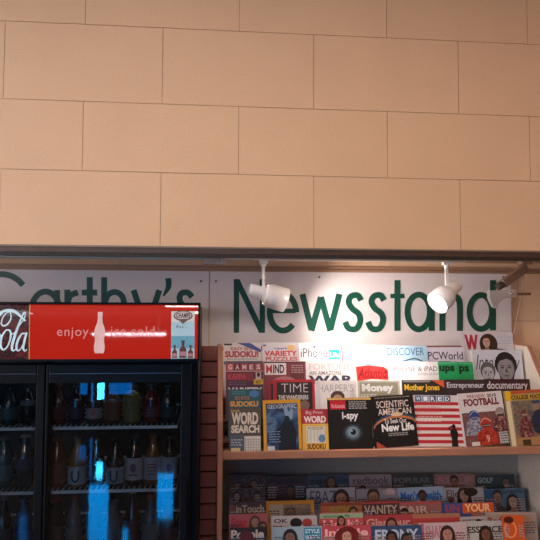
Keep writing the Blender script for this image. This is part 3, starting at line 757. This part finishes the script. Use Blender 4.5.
fb = [('T', 'FOOTBALL', 462, 398, 497, 405, '7c2430', .05), ('T', '2010', 486, 394.5, 495, 397.6, '3c3030', .03), ('T', 'PREVIEW', 466, 394.5, 484, 397.6, 'a06060', .02),
      ('R', 458.5, 411, 505, 446, collage('crowd', ['3c2c24', '6c6050', '8c3c34', '384858', '907868'], 70)),
      ('P', [(460, 432), (462, 420), (466, 416), (475, 416), (479, 421), (480, 432)], collage('jersey_pale', ['989ca8', '3c4c70', 'b8b4b4', '5c3c40'], 70)), ('E', 470, 413.5, 5, 4.6, '24407c'), ('R', 467, 415, 474, 417, '707888'), ('S', [(465.5, 414), (470, 410), (475, 412)], .8, 'a0a8c0'), ('P', [(487, 432), (489, 420), (493, 416), (502, 417), (504, 432)], collage('jersey_wine', ['6c2430', '3c2024', '8c4444', 'a89890'], 70)), ('E', 496.5, 412.5, 5, 4.8, '988880'), ('R', 493, 413.5, 500, 416.5, '4c3434'), ('R', 492, 413, 499, 413.8, 'b8a8a0'),
      ('E', 480.5, 421.5, 6, 6, 'a83020'), ('R', 477, 422, 484, 425, '403030'), ('S', [(475, 421), (480, 417), (486, 420)], 1.0, 'c8a090'), ('R', 477, 423.3, 484.5, 424, 'a89888'), ('P', [(469, 446), (470, 431), (476, 427), (486, 427), (491, 431), (492, 446)], collage('jersey_red', ['a82c1c', 'c04028', '80201c', 'b83420'], 60)), ('T', '9', 479, 432.5, 482.5, 439, 'd8a898', .02),
      ('R', 464, 438, 472, 446, 'd4ccc4'), ('R', 492, 430.5, 504, 446, 'b0aca8'), ('L', 493, 431.5, 503, 6, 2.3, '3c3434')]
M_('A', 457, 501, 392.5, 'd4ccc8', 'grey football preview magazine with players in red and blue helmets', fb, dy=.0135, tilt=-3.5)
cf = [('R', 504, 390.5, 545, 393.5, 'b85030'), ('R', 504, 390.5, 508.5, 450, 'd8c8a0'), ('R', 504, 391, 510, 400, 'e0b020'), ('R', 509, 394.5, 545, 399.5, 'c09838'), ('T', 'COLLEGE', 510, 395, 527, 399, '2c1c10', .04), ('T', 'FOOTBALL', 529, 395, 548, 399, '2c1c10', .04),
      ('R', 510, 400.5, 545, 436, collage('field', ['5c4c40', '8c7860', '484c50', '947858', '6c4038'], 60)), ('R', 510, 434, 545, 447, 'a87c50'),
      ('E', 533, 405, 4, 4.4, '8c7460'), ('R', 529.5, 400.5, 537, 403.5, '30404c'), ('P', [(525, 424), (528, 412), (534, 409), (546, 410), (548, 431), (530, 431)], collage('jersey_navy', ['14203a', '24344c', '0c1424', '3c4458'], 60)), ('P', [(513, 434), (515, 418), (520, 414), (527, 418), (527, 434)], collage('jersey_wine', ['6c2430'])), ('E', 520, 412, 3, 3.2, '6c3430'), ('R', 518, 412.5, 523, 414, 'a09080'), ('E', 527, 412, 3, 3, '5c4c50'),
      ('R', 515, 436, 523, 441, '40301c')]
M_('A', 503, 543, 390.5, '94805c', 'yellow-spined college football magazine at the front row\'s right end', cf, dy=.004, tilt=-2.5)
# ---- second row
M_('B', 228.5, 260.5, 389.5, '285c64', 'teal sudoku puzzle magazine above the word search cover', [
    ('E', 254, 394, 5, 3.5, '4c80b8'), ('T', 'SUDOKU', 230, 401, 258, 406.5, 'e0a850', .05), ('T', 'BIG BOOK', 235, 396, 250, 399.8, 'b87860', .02), ('L', 232, 391.5, 246, 2, 2, '4c9c98')], dy=.0)
M_('B', 268.5, 309, 381.5, 'a82430', 'red-edged magazine standing just behind the red-framed news weekly', [('R', 270.5, 384, 307, 410, '382c2c')], dy=.012)
M_('B', 273.5, 314.5, 380, 'c02834', 'red-framed news weekly with white capital title, second row left', [
    ('R', 276.5, 382.5, 312, 410, '2c2424'), ('T', 'TIME', 281, 384, 308, 392.5, 'd8ccc8', -.012), ('T', 'THE WANDERERS', 278, 395, 308, 399.5, 'd8d0cc', .04), ('E', 304, 405, 5, 5, '8c7064'), ('L', 279, 401.5, 298, 2, 2.4, 'a89c98')], dy=.001)
M_('B', 315.5, 356, 381, 'ece4de', 'pale magazine with thin grey capitals and dark hair, second row', [
    ('T', "HARPER'S", 318, 384.5, 353, 392, 'b8aca8', 0), ('E', 337, 396.5, 7, 5.5, '54382c'), ('E', 337, 399.5, 5, 5, 'c09880'), ('R', 316, 381.4, 320, 410, 'dcd4ce')], dy=.006)
M_('B', 357.5, 399.5, 381, 'c8c0b0', 'beige money magazine with white outlined title, second row centre', [
    ('R', 359.5, 382.8, 397.5, 396, 'a09880'), ('T', 'Money', 361.5, 384, 393, 393.5, 'f0ece4', .05), ('R', 360.5, 394.2, 376, 399, 'e4dcc8'), ('L', 361, 395, 396, 2, 2, '7c7464')], dy=.0)
M_('B', 402, 444, 380.5, '2c2420', 'black magazine with a yellow title and orange corner, second row', [
    ('R', 403, 381, 430, 382.6, '948c84'), ('T', 'Mother Jones', 404, 384.5, 439, 392, 'e8b83c', .03), ('P', [(432, 380.7), (443.8, 380.7), (443.8, 388)], 'd85c34')], dy=.003, tilt=.5)
M_('B', 444.5, 485, 380, '3c2c30', 'dark business magazine with light title right of the yellow-titled one', [('T', 'Entrepreneur', 446.5, 382.5, 483.5, 389.5, 'c8c8cc', .02)], dy=.0, tilt=.3)
M_('B', 484, 529.5, 379.5, '402428', 'maroon magazine reading documentary at the second row\'s right end', [('T', 'documentary', 486.5, 381.5, 527, 391, 'c8c0c4', .02)], dy=.008, tilt=.5)
# ---- third row
M_('C', 226, 263, 361.5, '98343c', 'games puzzle magazine with white letters on small red squares', 
   [('R', 227+7*i, 364, 233.3+7*i, 370.6, c) for i, c in enumerate(['c8606c', '782430', 'a84450', '8c2c38', 'b05058'])] +
   [('T', c, 228.3+7*i, 365, 232.3+7*i, 369.8, 'e8d0cc', .03) for i, c in enumerate('GAMES')] + [('R', 226.3, 361.8, 262.5, 363.4, '4c6070'), ('R', 226.3, 371, 262.5, 372, 'c8a098')], dy=.014)
M_('C', 226.5, 263, 372.3, '50283c', 'purple puzzle magazine with red strip and small yellow tag, third row left', [
    ('R', 227, 373.2, 253, 380.5, '902838'), ('T', 'KAPPA', 228, 374.3, 246, 379.4, 'c04850', .03), ('R', 255.5, 372.5, 261, 380, 'c8b0a8'), ('E', 258.3, 375, 1.6, 2.2, '302020'), ('R', 253.5, 379.5, 263, 384.5, 'd8a838'), ('T', 'BEST', 255.5, 380.6, 261, 383.6, '6c4418', .03),
    ('T', 'VARIETY', 228, 387.3, 262, 394, 'd8d0d8', .04), ('L', 229, 382, 246, 2, 2, '705078')], dy=.003)
M_('C', 263.5, 305.5, 362, '8c3c40', 'dark red magazine with a white title block of red and black capitals', [
    ('R', 264.5, 363.5, 286, 375, 'ece0dc'), ('T', 'M', 266, 365, 272, 373.5, 'd03840', .005), ('T', 'IND', 273, 365, 284, 373.5, '241c1c', .03), ('R', 290, 364, 304, 382, '6c3034'), ('L', 291, 365.5, 303, 4, 2.2, 'c8a09c'),
    ('E', 284, 384, 13, 7.5, 'b87878'), ('R', 264, 362.3, 305, 363.2, '34242c')], dy=.004)
M_('C', 307, 355, 362, 'f0e8e4', 'white magazine with faint pink capitals above large dark letters, third row', [
    ('T', 'FORTUNE', 309, 364, 350, 370, 'e8b8b4', 0), ('T', 'AN AMAZONS', 309, 371, 341, 375, '8c7c7c', .01), ('T', 'WAR', 308, 375.5, 353, 383.5, '3c3c50', .04), ('R', 313, 380.5, 341, 382.8, '6c7c98')], dy=.003)
M_('C', 355, 390.5, 363, 'f2eae6', 'white magazine with a bright red slanted title block, third row centre', [
    ('P', [(355.6, 367), (368, 365.5), (383, 367), (388, 371), (389.5, 380), (370, 379), (356.5, 381)], 'e43c38'), ('T', 'Atlantic', 357, 368, 386, 378.5, 'a01c20', .03, .25), ('L', 366, 364, 380, 1, 1.5, '8c7c74')], dy=.011)
M_('C', 388, 439, 362, 'f4eeea', 'plain white magazine with small grey tablet title, third row', [('T', 'iPHONE & iPAD', 392, 366.5, 437, 371.5, '8c8884', .01), ('T', 'BUYERS GUIDE', 417, 372.8, 437, 375.2, 'b0acac', .01)], dy=.003)
M_('C', 438, 457.5, 362, '1ca05c', 'green booklet reading ups beside the plain white magazine', [('T', 'ups', 439, 366, 454, 373.5, '0c2c1c', .04), ('R', 438.4, 362.4, 457, 364.5, '58b888')], dy=.001)
M_('C', 457.5, 472.5, 362.3, '1c9c58', 'green booklet reading ps, partly behind the two-faces magazine', [('T', 'ps', 458.5, 366, 468.5, 374, '0c2c1c', .04), ('R', 458, 362.7, 472, 364.5, '50b080')], dy=.007)
iv = [('R', 469, 351, 471.5, 392, 'e0dcd8'), ('T', 'Interview', 474, 355, 518, 369, '3c3c42', -.005, .35),
      ('F', 485.5, 371.5, 7.6, 'b8b4b4', '5c5858', '8c8888', 'short', '7c7878'), ('F', 503.5, 366.5, 11, '8c8888', '18181c', '202024', 'short', '504c4c'),
      ('P', [(496, 372), (498, 377), (503.5, 379.5), (509, 377), (511.5, 370), (510, 379), (503.5, 383), (497, 379), (495.5, 370)], '242428')]
M_('D', 467.5, 520.5, 350, 'c4c4cc', 'black and white magazine with two serious faces side by side', iv, dy=.001, tilt=.6, thick=.004)
# ---- fourth row
M_('D', 223.5, 261, 343, 'd8ccc8', 'pale easy sudoku magazine with red title, top row left', [
    ('T', 'SUDOKU!', 225, 351.3, 258.5, 357.8, 'b42c30', .05), ('T', 'EASY BIG', 231, 347.5, 252, 350.8, 'b85850', .03), ('P', [(237, 343.4), (250, 343.4), (261, 350), (261, 353)], '3c4c84'), ('R', 224, 344, 232, 345.8, '302830'), ('L', 227, 359, 258, 1, 1.6, '8c9ca4'), ('R', 224, 361.5, 261, 365, '4c7484')], dy=.003)
M_('D', 262.5, 298.5, 343, 'dcd0d0', 'puzzle magazine with orange-red two-line title, top row second from left', [
    ('T', 'VARIETY', 264, 351, 297, 356.3, 'd04038', .04), ('T', 'PUZZLES', 265.5, 357, 297, 361.2, 'c86860', .04), ('T', 'superb', 274, 347.6, 287, 350.3, '4868a8', .03), ('E', 291, 348, 4, 2.8, 'e8b878'), ('R', 263, 345, 266, 346.5, '4c5878')], dy=.006)
M_('D', 299, 340.5, 343.5, 'ece6e4', 'white phone magazine with dark title and cyan square, top row', [
    ('T', 'iPhone', 300.5, 348.5, 327, 357.3, '4c4448', .005), ('R', 328.5, 350, 339, 359.5, '18b4c8'), ('T', 'Life', 329.5, 352.2, 338, 357.6, 'e0f8fc', .03), ('E', 314, 347.3, 1.3, 1.1, '3c3438')], dy=.001)
M_('D', 340.5, 384.5, 345.5, 'f0e8e6', 'white electronics magazine with faint grey and mauve print, top row centre', [
    ('R', 341, 346, 342.6, 368, 'b09098'), ('T', 'Consumer', 346, 349, 376, 352.6, 'c8b8b8', 0), ('T', 'Electronics', 346, 354, 374, 358.3, '988888', .01), ('T', 'digital', 356, 359.6, 374, 362.3, 'c0b0b0', 0)], dy=.005)
M_('D', 384, 426.5, 346, 'a8c8dc', 'light blue magazine with tall thin navy title, top row', [
    ('T', 'DISCOVER', 387, 348, 423.5, 355.5, '34688c', 0), ('S', [(400, 362), (410, 359), (416, 359), (422, 362)], 1.2, '3c4c58'), ('R', 384.5, 356.5, 400, 366, 'd0dce4'), ('L', 395, 360.5, 401, 1, 1, '607078')], dy=.002)
M_('D', 425.5, 463, 347.5, 'd0c8d4', 'lilac computer magazine with dark title, right of the light blue one', [
    ('T', 'PCWorld', 427, 351.8, 462, 359.5, '34303c', .01), ('R', 427, 361, 449, 362, '4c4450')], dy=.006)
M_('E', 461.5, 513, 333, 'c8c0c4', 'tallest magazine at the back, brunette woman beside a red letter', [
    ('T', 'W', 464.5, 335, 478, 352, 'a82838', .06), ('E', 488, 344, 9, 10, '38241c'), ('F', 486, 341.5, 4.6, 'c89c8c', '38241c', '28242c', 'long'), ('L', 497, 337, 511, 3, 3, 'a8b4c0'),
    ('P', [(488, 355), (494, 348), (508, 350), (513, 356)], '2c2834')], dy=.005)
# ---- lower shelves, row by row from the back
SK = ['b88868', 'c09478', 'a87858', '8c5c44', '6c4434']
M_('J', 229, 265, 475, collage('party', ['1c1418', '4c2c28', '241c20', '6c4c3c', '302428'], 60), 'dark celebrity collage magazine at the lower rack\'s back left', [('F', 238, 486, 3.5, 'a07860', '1c1414', '241c20', 'long'), ('F', 254, 484, 3.5, '94705c', '281814', '301c20', 'long'), ('F', 246, 491, 3, 'a07c64', '201414', '482020', 'long')], dy=.002)
M_('J', 266, 306, 476.5, '38242c', 'dull maroon magazine behind the lower yellow-framed one', [('R', 268, 479, 304, 483, '24202c'), ('L', 269, 485, 302, 3, 3, '5c4448'), ('F', 290, 490, 4, '6c4430', '181214', '30202c', 'short')], dy=.0)
M_('J', 307, 349, 475, '344458', 'slate blue magazine with faint dark title, lower back row', [('T', 'make', 310, 478, 327, 484, '18202c', .03), ('F', 331, 482, 4.5, '7c5844', '2c2020', '283040', 'long'), ('T', 'ake', 335, 477, 348, 483, '18304c', .04)], dy=.002)
M_('J', 349.5, 391, 475, '80747c', 'grey magazine with lower-case dark title and short-haired head, lower back row', [('T', 'redbook', 353, 477, 389, 484, '443c44', .01), ('F', 362, 490, 4, '94705c', '241814', '30282c', 'short')], dy=.001)
M_('J', 391.5, 433.5, 474.5, '2c3034', 'charcoal magazine with grey block title, lower back row centre', [('T', 'POPULAR', 394, 477.5, 430, 483, '585c5c', .04), ('L', 395, 485, 428, 2, 2.6, '4c4c50')], dy=.003)
M_('J', 434, 474.5, 474.5, '805c60', 'dusty pink magazine with a dark-haired head, lower back row', [('T', 'SELF', 437, 477, 472, 484, '986c70', .03), ('F', 453.5, 481, 4.5, '7c5444', '181014', '201820', 'short')], dy=.001)
M_('J', 474.5, 514, 475, '20343c', 'dark teal magazine with grey title, lower back row right', [('T', 'GOLF', 477, 477.5, 492, 482.5, '7c8c90', .04), ('F', 505, 482, 4, '6c584c', '24201c', '34383c', 'short'), ('L', 477, 485, 490, 2, 2.5, '485c64')], dy=.003)
M_('I', 229, 266, 489, collage('gossip', ['281c1c', '543430', '342424', '74584c', '3c2c30'], 55), 'reddish gossip magazine with many small faces, lower rack left', [('F', 237, 496, 3.6, 'a87c64', '2c1c18', '3c2428', 'long'), ('F', 257, 497, 4, '9c7460', '1c1414', '2c2028', 'short')], dy=.002)
M_('I', 306.5, 355, 488.5, '98949c', 'pale grey magazine with blue serif capitals and dark-haired woman', [('T', 'EBAZ', 310, 491, 336, 503, '3c4868', .0), ('F', 341, 498, 6.5, 'a87860', '2c1814', '34282c', 'long')], dy=.002)
M_('I', 356, 397.5, 489, '8c8488', 'grey magazine with a moustached man\'s head and pink flower', [('F', 373, 496.5, 6.4, 'a07058', '341c18', '483034', 'short'), ('E', 390, 492, 4.5, 3, 'c8a8a8'), ('T', 'GQ', 383, 490, 395, 496, 'b8a0a4', .02)], dy=.001)
M_('I', 397.5, 443.5, 487.5, '98a8b8', 'pale blue men\'s magazine with bright blue title and man in black', [('T', "Men's Health", 400, 491, 440, 499, '1c64b0', .04), ('F', 421.5, 496, 4.6, '6c4434', '181214', '18181c', 'short'), ('R', 434, 501, 441, 506, '788898')], dy=.0085, tilt=-1)
M_('I', 443.5, 483, 488, 'a09c9c', 'light magazine with a windswept dark-haired woman, lower rack second row', [('T', 'Elle', 446, 490, 458, 497, '644c50', .02), ('F', 463.5, 494, 5.5, 'a47c68', '241814', '706868', 'long'), ('E', 470, 492, 7, 4, '241814'), ('E', 450, 499, 3, 3, '5c3c38')], dy=.001, tilt=.5)
M_('I', 483, 524, 489, '44647c', 'steel blue magazine showing a couple, lower rack right', [('R', 484, 490, 494, 505, '244c70'), ('F', 496.5, 496, 5, '8c6858', '241c1c', '443c40', 'short'), ('F', 511, 500, 5, 'a88070', '241814', '6c5c5c', 'long'), ('T', 'Parents', 498, 489.7, 522, 493, '2c3c4c', .02)], dy=.003)
M_('H', 229, 266, 502.5, '44302c', 'brown gossip magazine with lower-case white title, lower rack left', [('T', 'inTouch', 236, 505.5, 264, 513, 'a09484', .03), ('E', 232, 509, 3, 4, '743c34'), ('R', 230, 513.6, 265, 515, '6c2c2c')], dy=.002)
M_('H', 266.5, 314, 501.5, 'b87c1c', 'yellow-framed magazine with brown photo, lower rack', [('R', 270, 505, 310.5, 525, '6c5c4c'), ('R', 270, 505, 283, 525, '988c74'), ('F', 290, 513, 5.5, '6c5040', '382c24', '4c3c30', 'short'), ('L', 297, 508, 309, 2, 2.4, '8c5c40'), ('T', 'GEOGRAPHIC', 272, 505.7, 308, 508.2, '9c8c74', 0)], dy=.002, thick=.008)
M_('H', 320.5, 363, 503, '9c5430', 'rust-coloured magazine with olive capital title, lower rack centre', [('T', 'RICHES', 330, 506.5, 358, 513.5, '7c7c2c', .02), ('R', 321, 503.5, 362, 506, '783428'), ('F', 353, 512, 4, '9c7054', '241814', '503c34', 'long')], dy=.002)
M_('H', 362, 399, 501.5, '50282c', 'maroon magazine with pale capitals, left of the red-topped one', [('T', 'VANITY', 364, 505.5, 397, 513.5, 'a89c88', .02), ('R', 362.3, 502, 398.7, 504, 'a03c3c')], dy=.001)
M_('H', 398, 441.5, 502, '8c5450', 'dusty red magazine with pale capitals above a dark-haired man', [('T', 'FAIR', 400, 506, 428, 513, 'b09888', .02), ('R', 398.3, 502.5, 441, 504.5, 'a84848'), ('F', 394+10, 514, 5, '8c6450', '181010', '242024', 'short')], dy=.004)
M_('H', 443, 494, 503, '3c4c80', 'blue and orange magazine with big rounded letters, lower rack', [('R', 462, 503.3, 493, 512.5, 'd0541c'), ('T', 'UN', 445, 504.5, 459, 511.5, 'a03c48', .03), ('T', 'YOUR', 464, 504, 490, 511.5, 'e8b484', .04), ('E', 476, 515, 6, 4, '94604c')], dy=.002)
M_('G', 229, 267, 515, 'a85458', 'pink celebrity magazine with red letters, lower rack left', [('T', 'Star', 231, 518, 247, 527, 'a82834', .04), ('F', 255, 522, 4.5, 'b08870', '54382c', '3c2830', 'long'), ('F', 263, 526, 3, 'b08870', '2c1c18', '3c2830', 'long')], dy=.002)
M_('G', 271.5, 317, 516.5, 'b8b0b0', 'white magazine with black hair and red spot, under the yellow frame', [('E', 296, 523, 6, 4.5, '1c1818'), ('E', 307, 523, 5, 4, 'a83c38'), ('T', 'OK', 274, 519, 288, 523, '584c50', .03)], dy=.002, tilt=.6)
M_('G', 319.5, 363.5, 513.5, 'c05050', 'red health magazine with green top strip, lower rack centre', [('R', 320, 514, 363, 518.5, '98a888'), ('T', 'women fit', 323, 515, 350, 518, '2c7448', .02), ('T', 'Health', 323, 520, 362, 527.5, 'e8a09c', .03), ('F', 341, 520.5, 3.4, 'b07860', '3c201c', '903038', 'long')], dy=.003)
M_('G', 364, 412.5, 515.5, 'a83c40', 'crimson magazine with light curved title and a brunette, lower rack', [('T', 'Glamour', 366, 518.5, 410, 526, 'd09890', .03), ('F', 391, 524, 5, 'b08068', '4c2418', '2c2428', 'long')], dy=.001)
M_('G', 412.5, 460, 514.5, 'a86c50', 'orange-pink magazine partly behind the brunette cover, lower rack', [('R', 413, 518, 459, 522, 'b03c3c'), ('L', 416, 524, 455, 2, 2.6, 'd0a8a0')], dy=.003)
M_('G', 460, 486, 517, 'a8a09c', 'cream magazine with small maroon print, lower rack', [('L', 462, 519.5, 484, 3, 2.8, '743c40'), ('F', 478, 523, 3, '94705c', '241814', '504444', 'short')], dy=.001)
M_('G', 485.5, 536, 512.5, 'a0887c', 'faded beige magazine with red title near the rack\'s right panel', [('T', 'Redbook', 488, 517, 518, 523.5, '904044', .02), ('L', 490, 513.5, 530, 1, 2, 'b8a498'), ('E', 525, 521, 7, 5, 'a87c60')], dy=.003, tilt=1)
M_('F', 230, 266, 528.5, '28201f', 'black magazine with fat white letters in the lowest visible row, beside the side panel', [('T', 'People', 231, 530.5, 264, 541, 'c8bcb8', .04), ('E', 246, 539, 8, 8, '5c1c1c')], dy=.002)
M_('F', 272.5, 322, 527.5, '94a8b4', 'pale blue style magazine with dark hair and cyan block', [('F', 290, 537, 6, '8c6454', '141418', '30343c', 'long'), ('R', 304, 529, 321, 545, '1c7c9c'), ('T', 'STYLE', 305, 530, 319.5, 534, 'c8dce0', .03), ('T', 'WATCH', 305, 535.5, 319.5, 540, 'c8dce0', .03)], dy=.002)
M_('F', 322, 371, 526.5, 'b8444c', 'coral red magazine with long red-haired woman, lowest visible row', [('T', 'InStyle', 325, 529, 368, 538, 'e8b0ac', .03), ('E', 347, 541, 14, 14, '6c1c18'), ('F', 346.5, 536, 6, 'c89480', '6c1c18', '301c20', 'long')], dy=.003)
M_('F', 372, 421.5, 526.5, '34486c', 'navy blue magazine with white capitals and two dark-haired women', [('T', 'EBONY', 375, 529.5, 418, 540, 'b8c0cc', .03), ('F', 391, 537, 5, '74483c', '141014', '241c24', 'long'), ('F', 406, 539, 5, '74483c', '141014', '241c24', 'long')], dy=.001)
M_('F', 419.5, 466, 523.5, 'c0a8a8', 'pale pink magazine with a brown-haired smiling woman', [('R', 420, 524, 424, 545, 'b06878'), ('T', 'SHAPE', 425, 526, 446, 537, 'b87880', .04), ('F', 447, 533.5, 6, 'b88470', '341c18', '28202c', 'long')], dy=.0078, tilt=.5)
M_('F', 456.5, 502, 522, 'b0aca4', 'cream magazine with dark capitals and long-haired woman, lowest visible row', [('T', 'ESSENCE', 467, 526.5, 502, 532.5, '34282c', .03), ('F', 485, 533, 5.5, '7c4c3c', '20140f', '3c2c2c', 'long')], dy=.02)
M_('F', 502.5, 524, 516.5, 'd05420', 'orange magazine with a single large letter O', [('E', 510, 529, 6.5, 8, 'e88c50'), ('E', 510, 529, 4.6, 6, 'd05420'), ('E', 509, 520.5, 5, 3.2, '4c1c14')], dy=.004)

# ================================================================== TRACK LIGHTING
white = mat('lamp_white', 'e4dcd8', rough=.4, noise=.02); offw = mat('track_white', 'c8bcb0', rough=.4)
ty = CAMY+3.07; tzz = ZB
trk = MB(); trk.box(at(-40, 260, 3.07).x, ty-.018, tzz-.022, at(203, 260, 3.07).x, ty+.018, tzz, mat('track_grey', 'a8b0b4', rough=.35)); 
tag(trk.build('track_rail', bevel=.002), 'pale grey lighting track under the soffit above the left sign', 'lighting track')
trk = MB(); trk.box(at(226, 262, 3.07).x, ty-.018, tzz-.022, at(465, 262, 3.07).x, ty+.018, tzz, offw)
tag(trk.build('track_rail', bevel=.002), 'cream lighting track under the soffit carrying the two spotlights', 'lighting track')
cn = MB(); a = at(203, 262, 3.07).x+.001; b_ = at(226, 262, 3.07).x-.001
cn.box(a, ty-.022, tzz-.045, b_, ty+.022, tzz, mat('connector_grey', '9a8c84', rough=.5))
co = cn.build('rail_connector', bevel=.003); tag(co, 'grey box joining the two lighting tracks above the board seam', 'connector')
q = MB(); q.lathe([(.005, 0), (.005, .002), (.002, .003)], mat('screw_bright', 'd8d0c8', rough=.2, metal=.9), Matrix.Translation((b_-.02, ty-.022, tzz-.024)) @ Matrix.Rotation(math.pi/2, 4, 'X'), n=10); q.build('screw', co)
def track_light(pc, D, axis, px_stem, label, energy, lrear, lfront, col):
    """head centre pc (photo units) at distance D, opening along axis"""
    c = at(*pc, D); ax = Vector(axis).normalized()
    e = empty('track_spotlight', (at(px_stem, 265, D).x, c.y, ZB-.022)); tag(e, label, 'spotlight'); o = e.location
    s = MB(); s.box(-.02, -.016, -.014, .02, .016, -.0005, white); s.lathe([(.012, -.03), (.014, -.014)], white); s.build('track_adapter', e)
    piv = c-o
    s = MB(); s.box(-.0075, -.006, piv.z+.01, .0075, .006, -.03, white); s.lathe([(.011, -.02), (.011, .02)], white, Matrix.Translation((0, 0, piv.z+.02)) @ Matrix.Rotation(math.pi/2, 4, 'X'), n=14); s.build('stem', e)
    M = Matrix.Translation(piv) @ ax.to_track_quat('Z', 'Y').to_matrix().to_4x4()
    s = MB(); s.lathe([(.026, -lrear), (.031, -lrear+.005), (.033, -.03), (.036, -.012), (.048, .0)], white, M, n=28)
    s.build('rear_housing', e)
    s = MB()
    s.lathe([(.049, -.002), (.056, .012), (.06, .024), (.061, lfront), (.057, lfront), (.055, .04)], white, M, n=32, cap=False)
    hd_ = s.build('lamp_head', e)
    s = MB(); s.lathe([(.0, lfront-.018), (.03, lfront-.016), (.0555, lfront-.008), (.0556, lfront-.018)], emission('bulb_glow', 'fff2e8', 14), M, n=28, cap=False); s.build('bulb', hd_)
    ld = bpy.data.lights.new('spot_beam', 'SPOT'); ld.energy = energy; ld.color = col; ld.spot_size = math.radians(125); ld.spot_blend = .9; ld.shadow_soft_size = .04
    lo = bpy.data.objects.new('spot_beam', ld); COL.objects.link(lo); lo.parent = e
    lo.matrix_local = Matrix.Translation(piv+ax*(lfront+.01)) @ (-ax).to_track_quat('Z', 'Y').to_matrix().to_4x4()
track_light((266, 294.5), 3.07, (.93, .12, -.27), 263.5, 'white track spotlight in front of the letters N and e, aimed away to the right', 27, .09, .105, (1, .90, .84))
track_light((447.5, 294), 3.07, (-.73, -.34, -.53), 446.5, 'white track spotlight with glowing disc, in front of the letters a and n', 31, .088, .088, (1, .91, .86))

# clamp fixture at the right end, with hanging cord
o3 = at(525, 268, 3.2); e = empty('clamp_fixture', (o3.x, o3.y, ZB)); tag(e, 'grey clamp fixture with hanging cord, over the last sign letter', 'lamp fixture'); o = e.location
g1 = mat('fixture_grey', 'a8a09c', rough=.4, metal=.3); g2 = mat('fixture_brown', '8a6e5c', rough=.5); g3 = mat('fixture_dark', '40342e', rough=.5)
def lp(px, py, D): return at(px, py, D)-o
def bar(p, q, w_, h_, m, nm, par=e):
    d = (q-p); M = Matrix.Translation(p) @ d.to_track_quat('Z', 'Y').to_matrix().to_4x4(); s = MB()
    vs = [M @ Vector(v) for v in [(-w_, -h_, 0), (w_, -h_, 0), (w_, h_, 0), (-w_, h_, 0), (-w_, -h_, d.length), (w_, -h_, d.length), (w_, h_, d.length), (-w_, h_, d.length)]]
    s.add(vs, [(0, 3, 2, 1), (4, 5, 6, 7), (0, 1, 5, 4), (1, 2, 6, 5), (2, 3, 7, 6), (3, 0, 4, 7)], m); return s.build(nm, par, bevel=.003)
s = MB(); p = lp(525, 265, 3.2); s.box(p.x-.03, p.y-.03, -.02, p.x+.03, p.y+.03, -.0005, g2); s.build('mount_plate', e)
bar(lp(526, 267, 3.2), lp(503, 284, 3.16), .016, .022, g2, 'arm')
dd = lp(494.5, 289.5, 3.15)-lp(503, 284, 3.16)
s = MB(); s.lathe([(.02, 0), (.02, .03), (.016, .034)], g3, Matrix.Translation(lp(502, 284.5, 3.16)) @ dd.to_track_quat('Z', 'Y').to_matrix().to_4x4(), n=16); s.build('socket', e)
s = MB()
poly = [(488.5, 290.5), (515, 289.5), (516.5, 297), (505, 298), (499, 302), (496, 308.5), (492.5, 307), (488.5, 298)]
pts = [lp(x, y, 3.14) for x, y in poly]; s.prism([(q.x, q.z) for q in pts], 'y', pts[0].y-.012, pts[0].y+.02, g1); s.build('clamp_body', e, bevel=.003)
s = MB(); q = lp(511, 293, 3.12); s.lathe([(.009, -.006), (.009, .006), (.005, .01)], mat('knob_chrome', 'f0ece8', rough=.12, metal=.9), Matrix.Translation(q) @ Matrix.Rotation(math.pi/2, 4, 'X'), n=14); s.build('knob', e)
bar(lp(515, 294, 3.14), lp(530, 294, 3.3), .007, .007, g2, 'wall_rod')
s = MB(); s.tube([lp(524, 269, 3.19), lp(523.5, 280, 3.2), lp(520.5, 300, 3.22), lp(516.5, 320, 3.25), lp(513.5, 336, 3.3), lp(513, 346, 3.33)], .0028, mat('cord_cream', 'a08468', rough=.6)); s.build('cord', e)

# ================================================================== light and colour
w_ = bpy.data.worlds.new('world'); S.world = w_; w_.use_nodes = True
w_.node_tree.nodes['Background'].inputs[0].default_value = (.5, .45, .42, 1); w_.node_tree.nodes['Background'].inputs[1].default_value = .05
S.view_settings.view_transform = 'Standard'; S.view_settings.look = 'None'; S.view_settings.exposure = 0.14; S.view_settings.gamma = 1
S.view_settings.use_curve_mapping = False
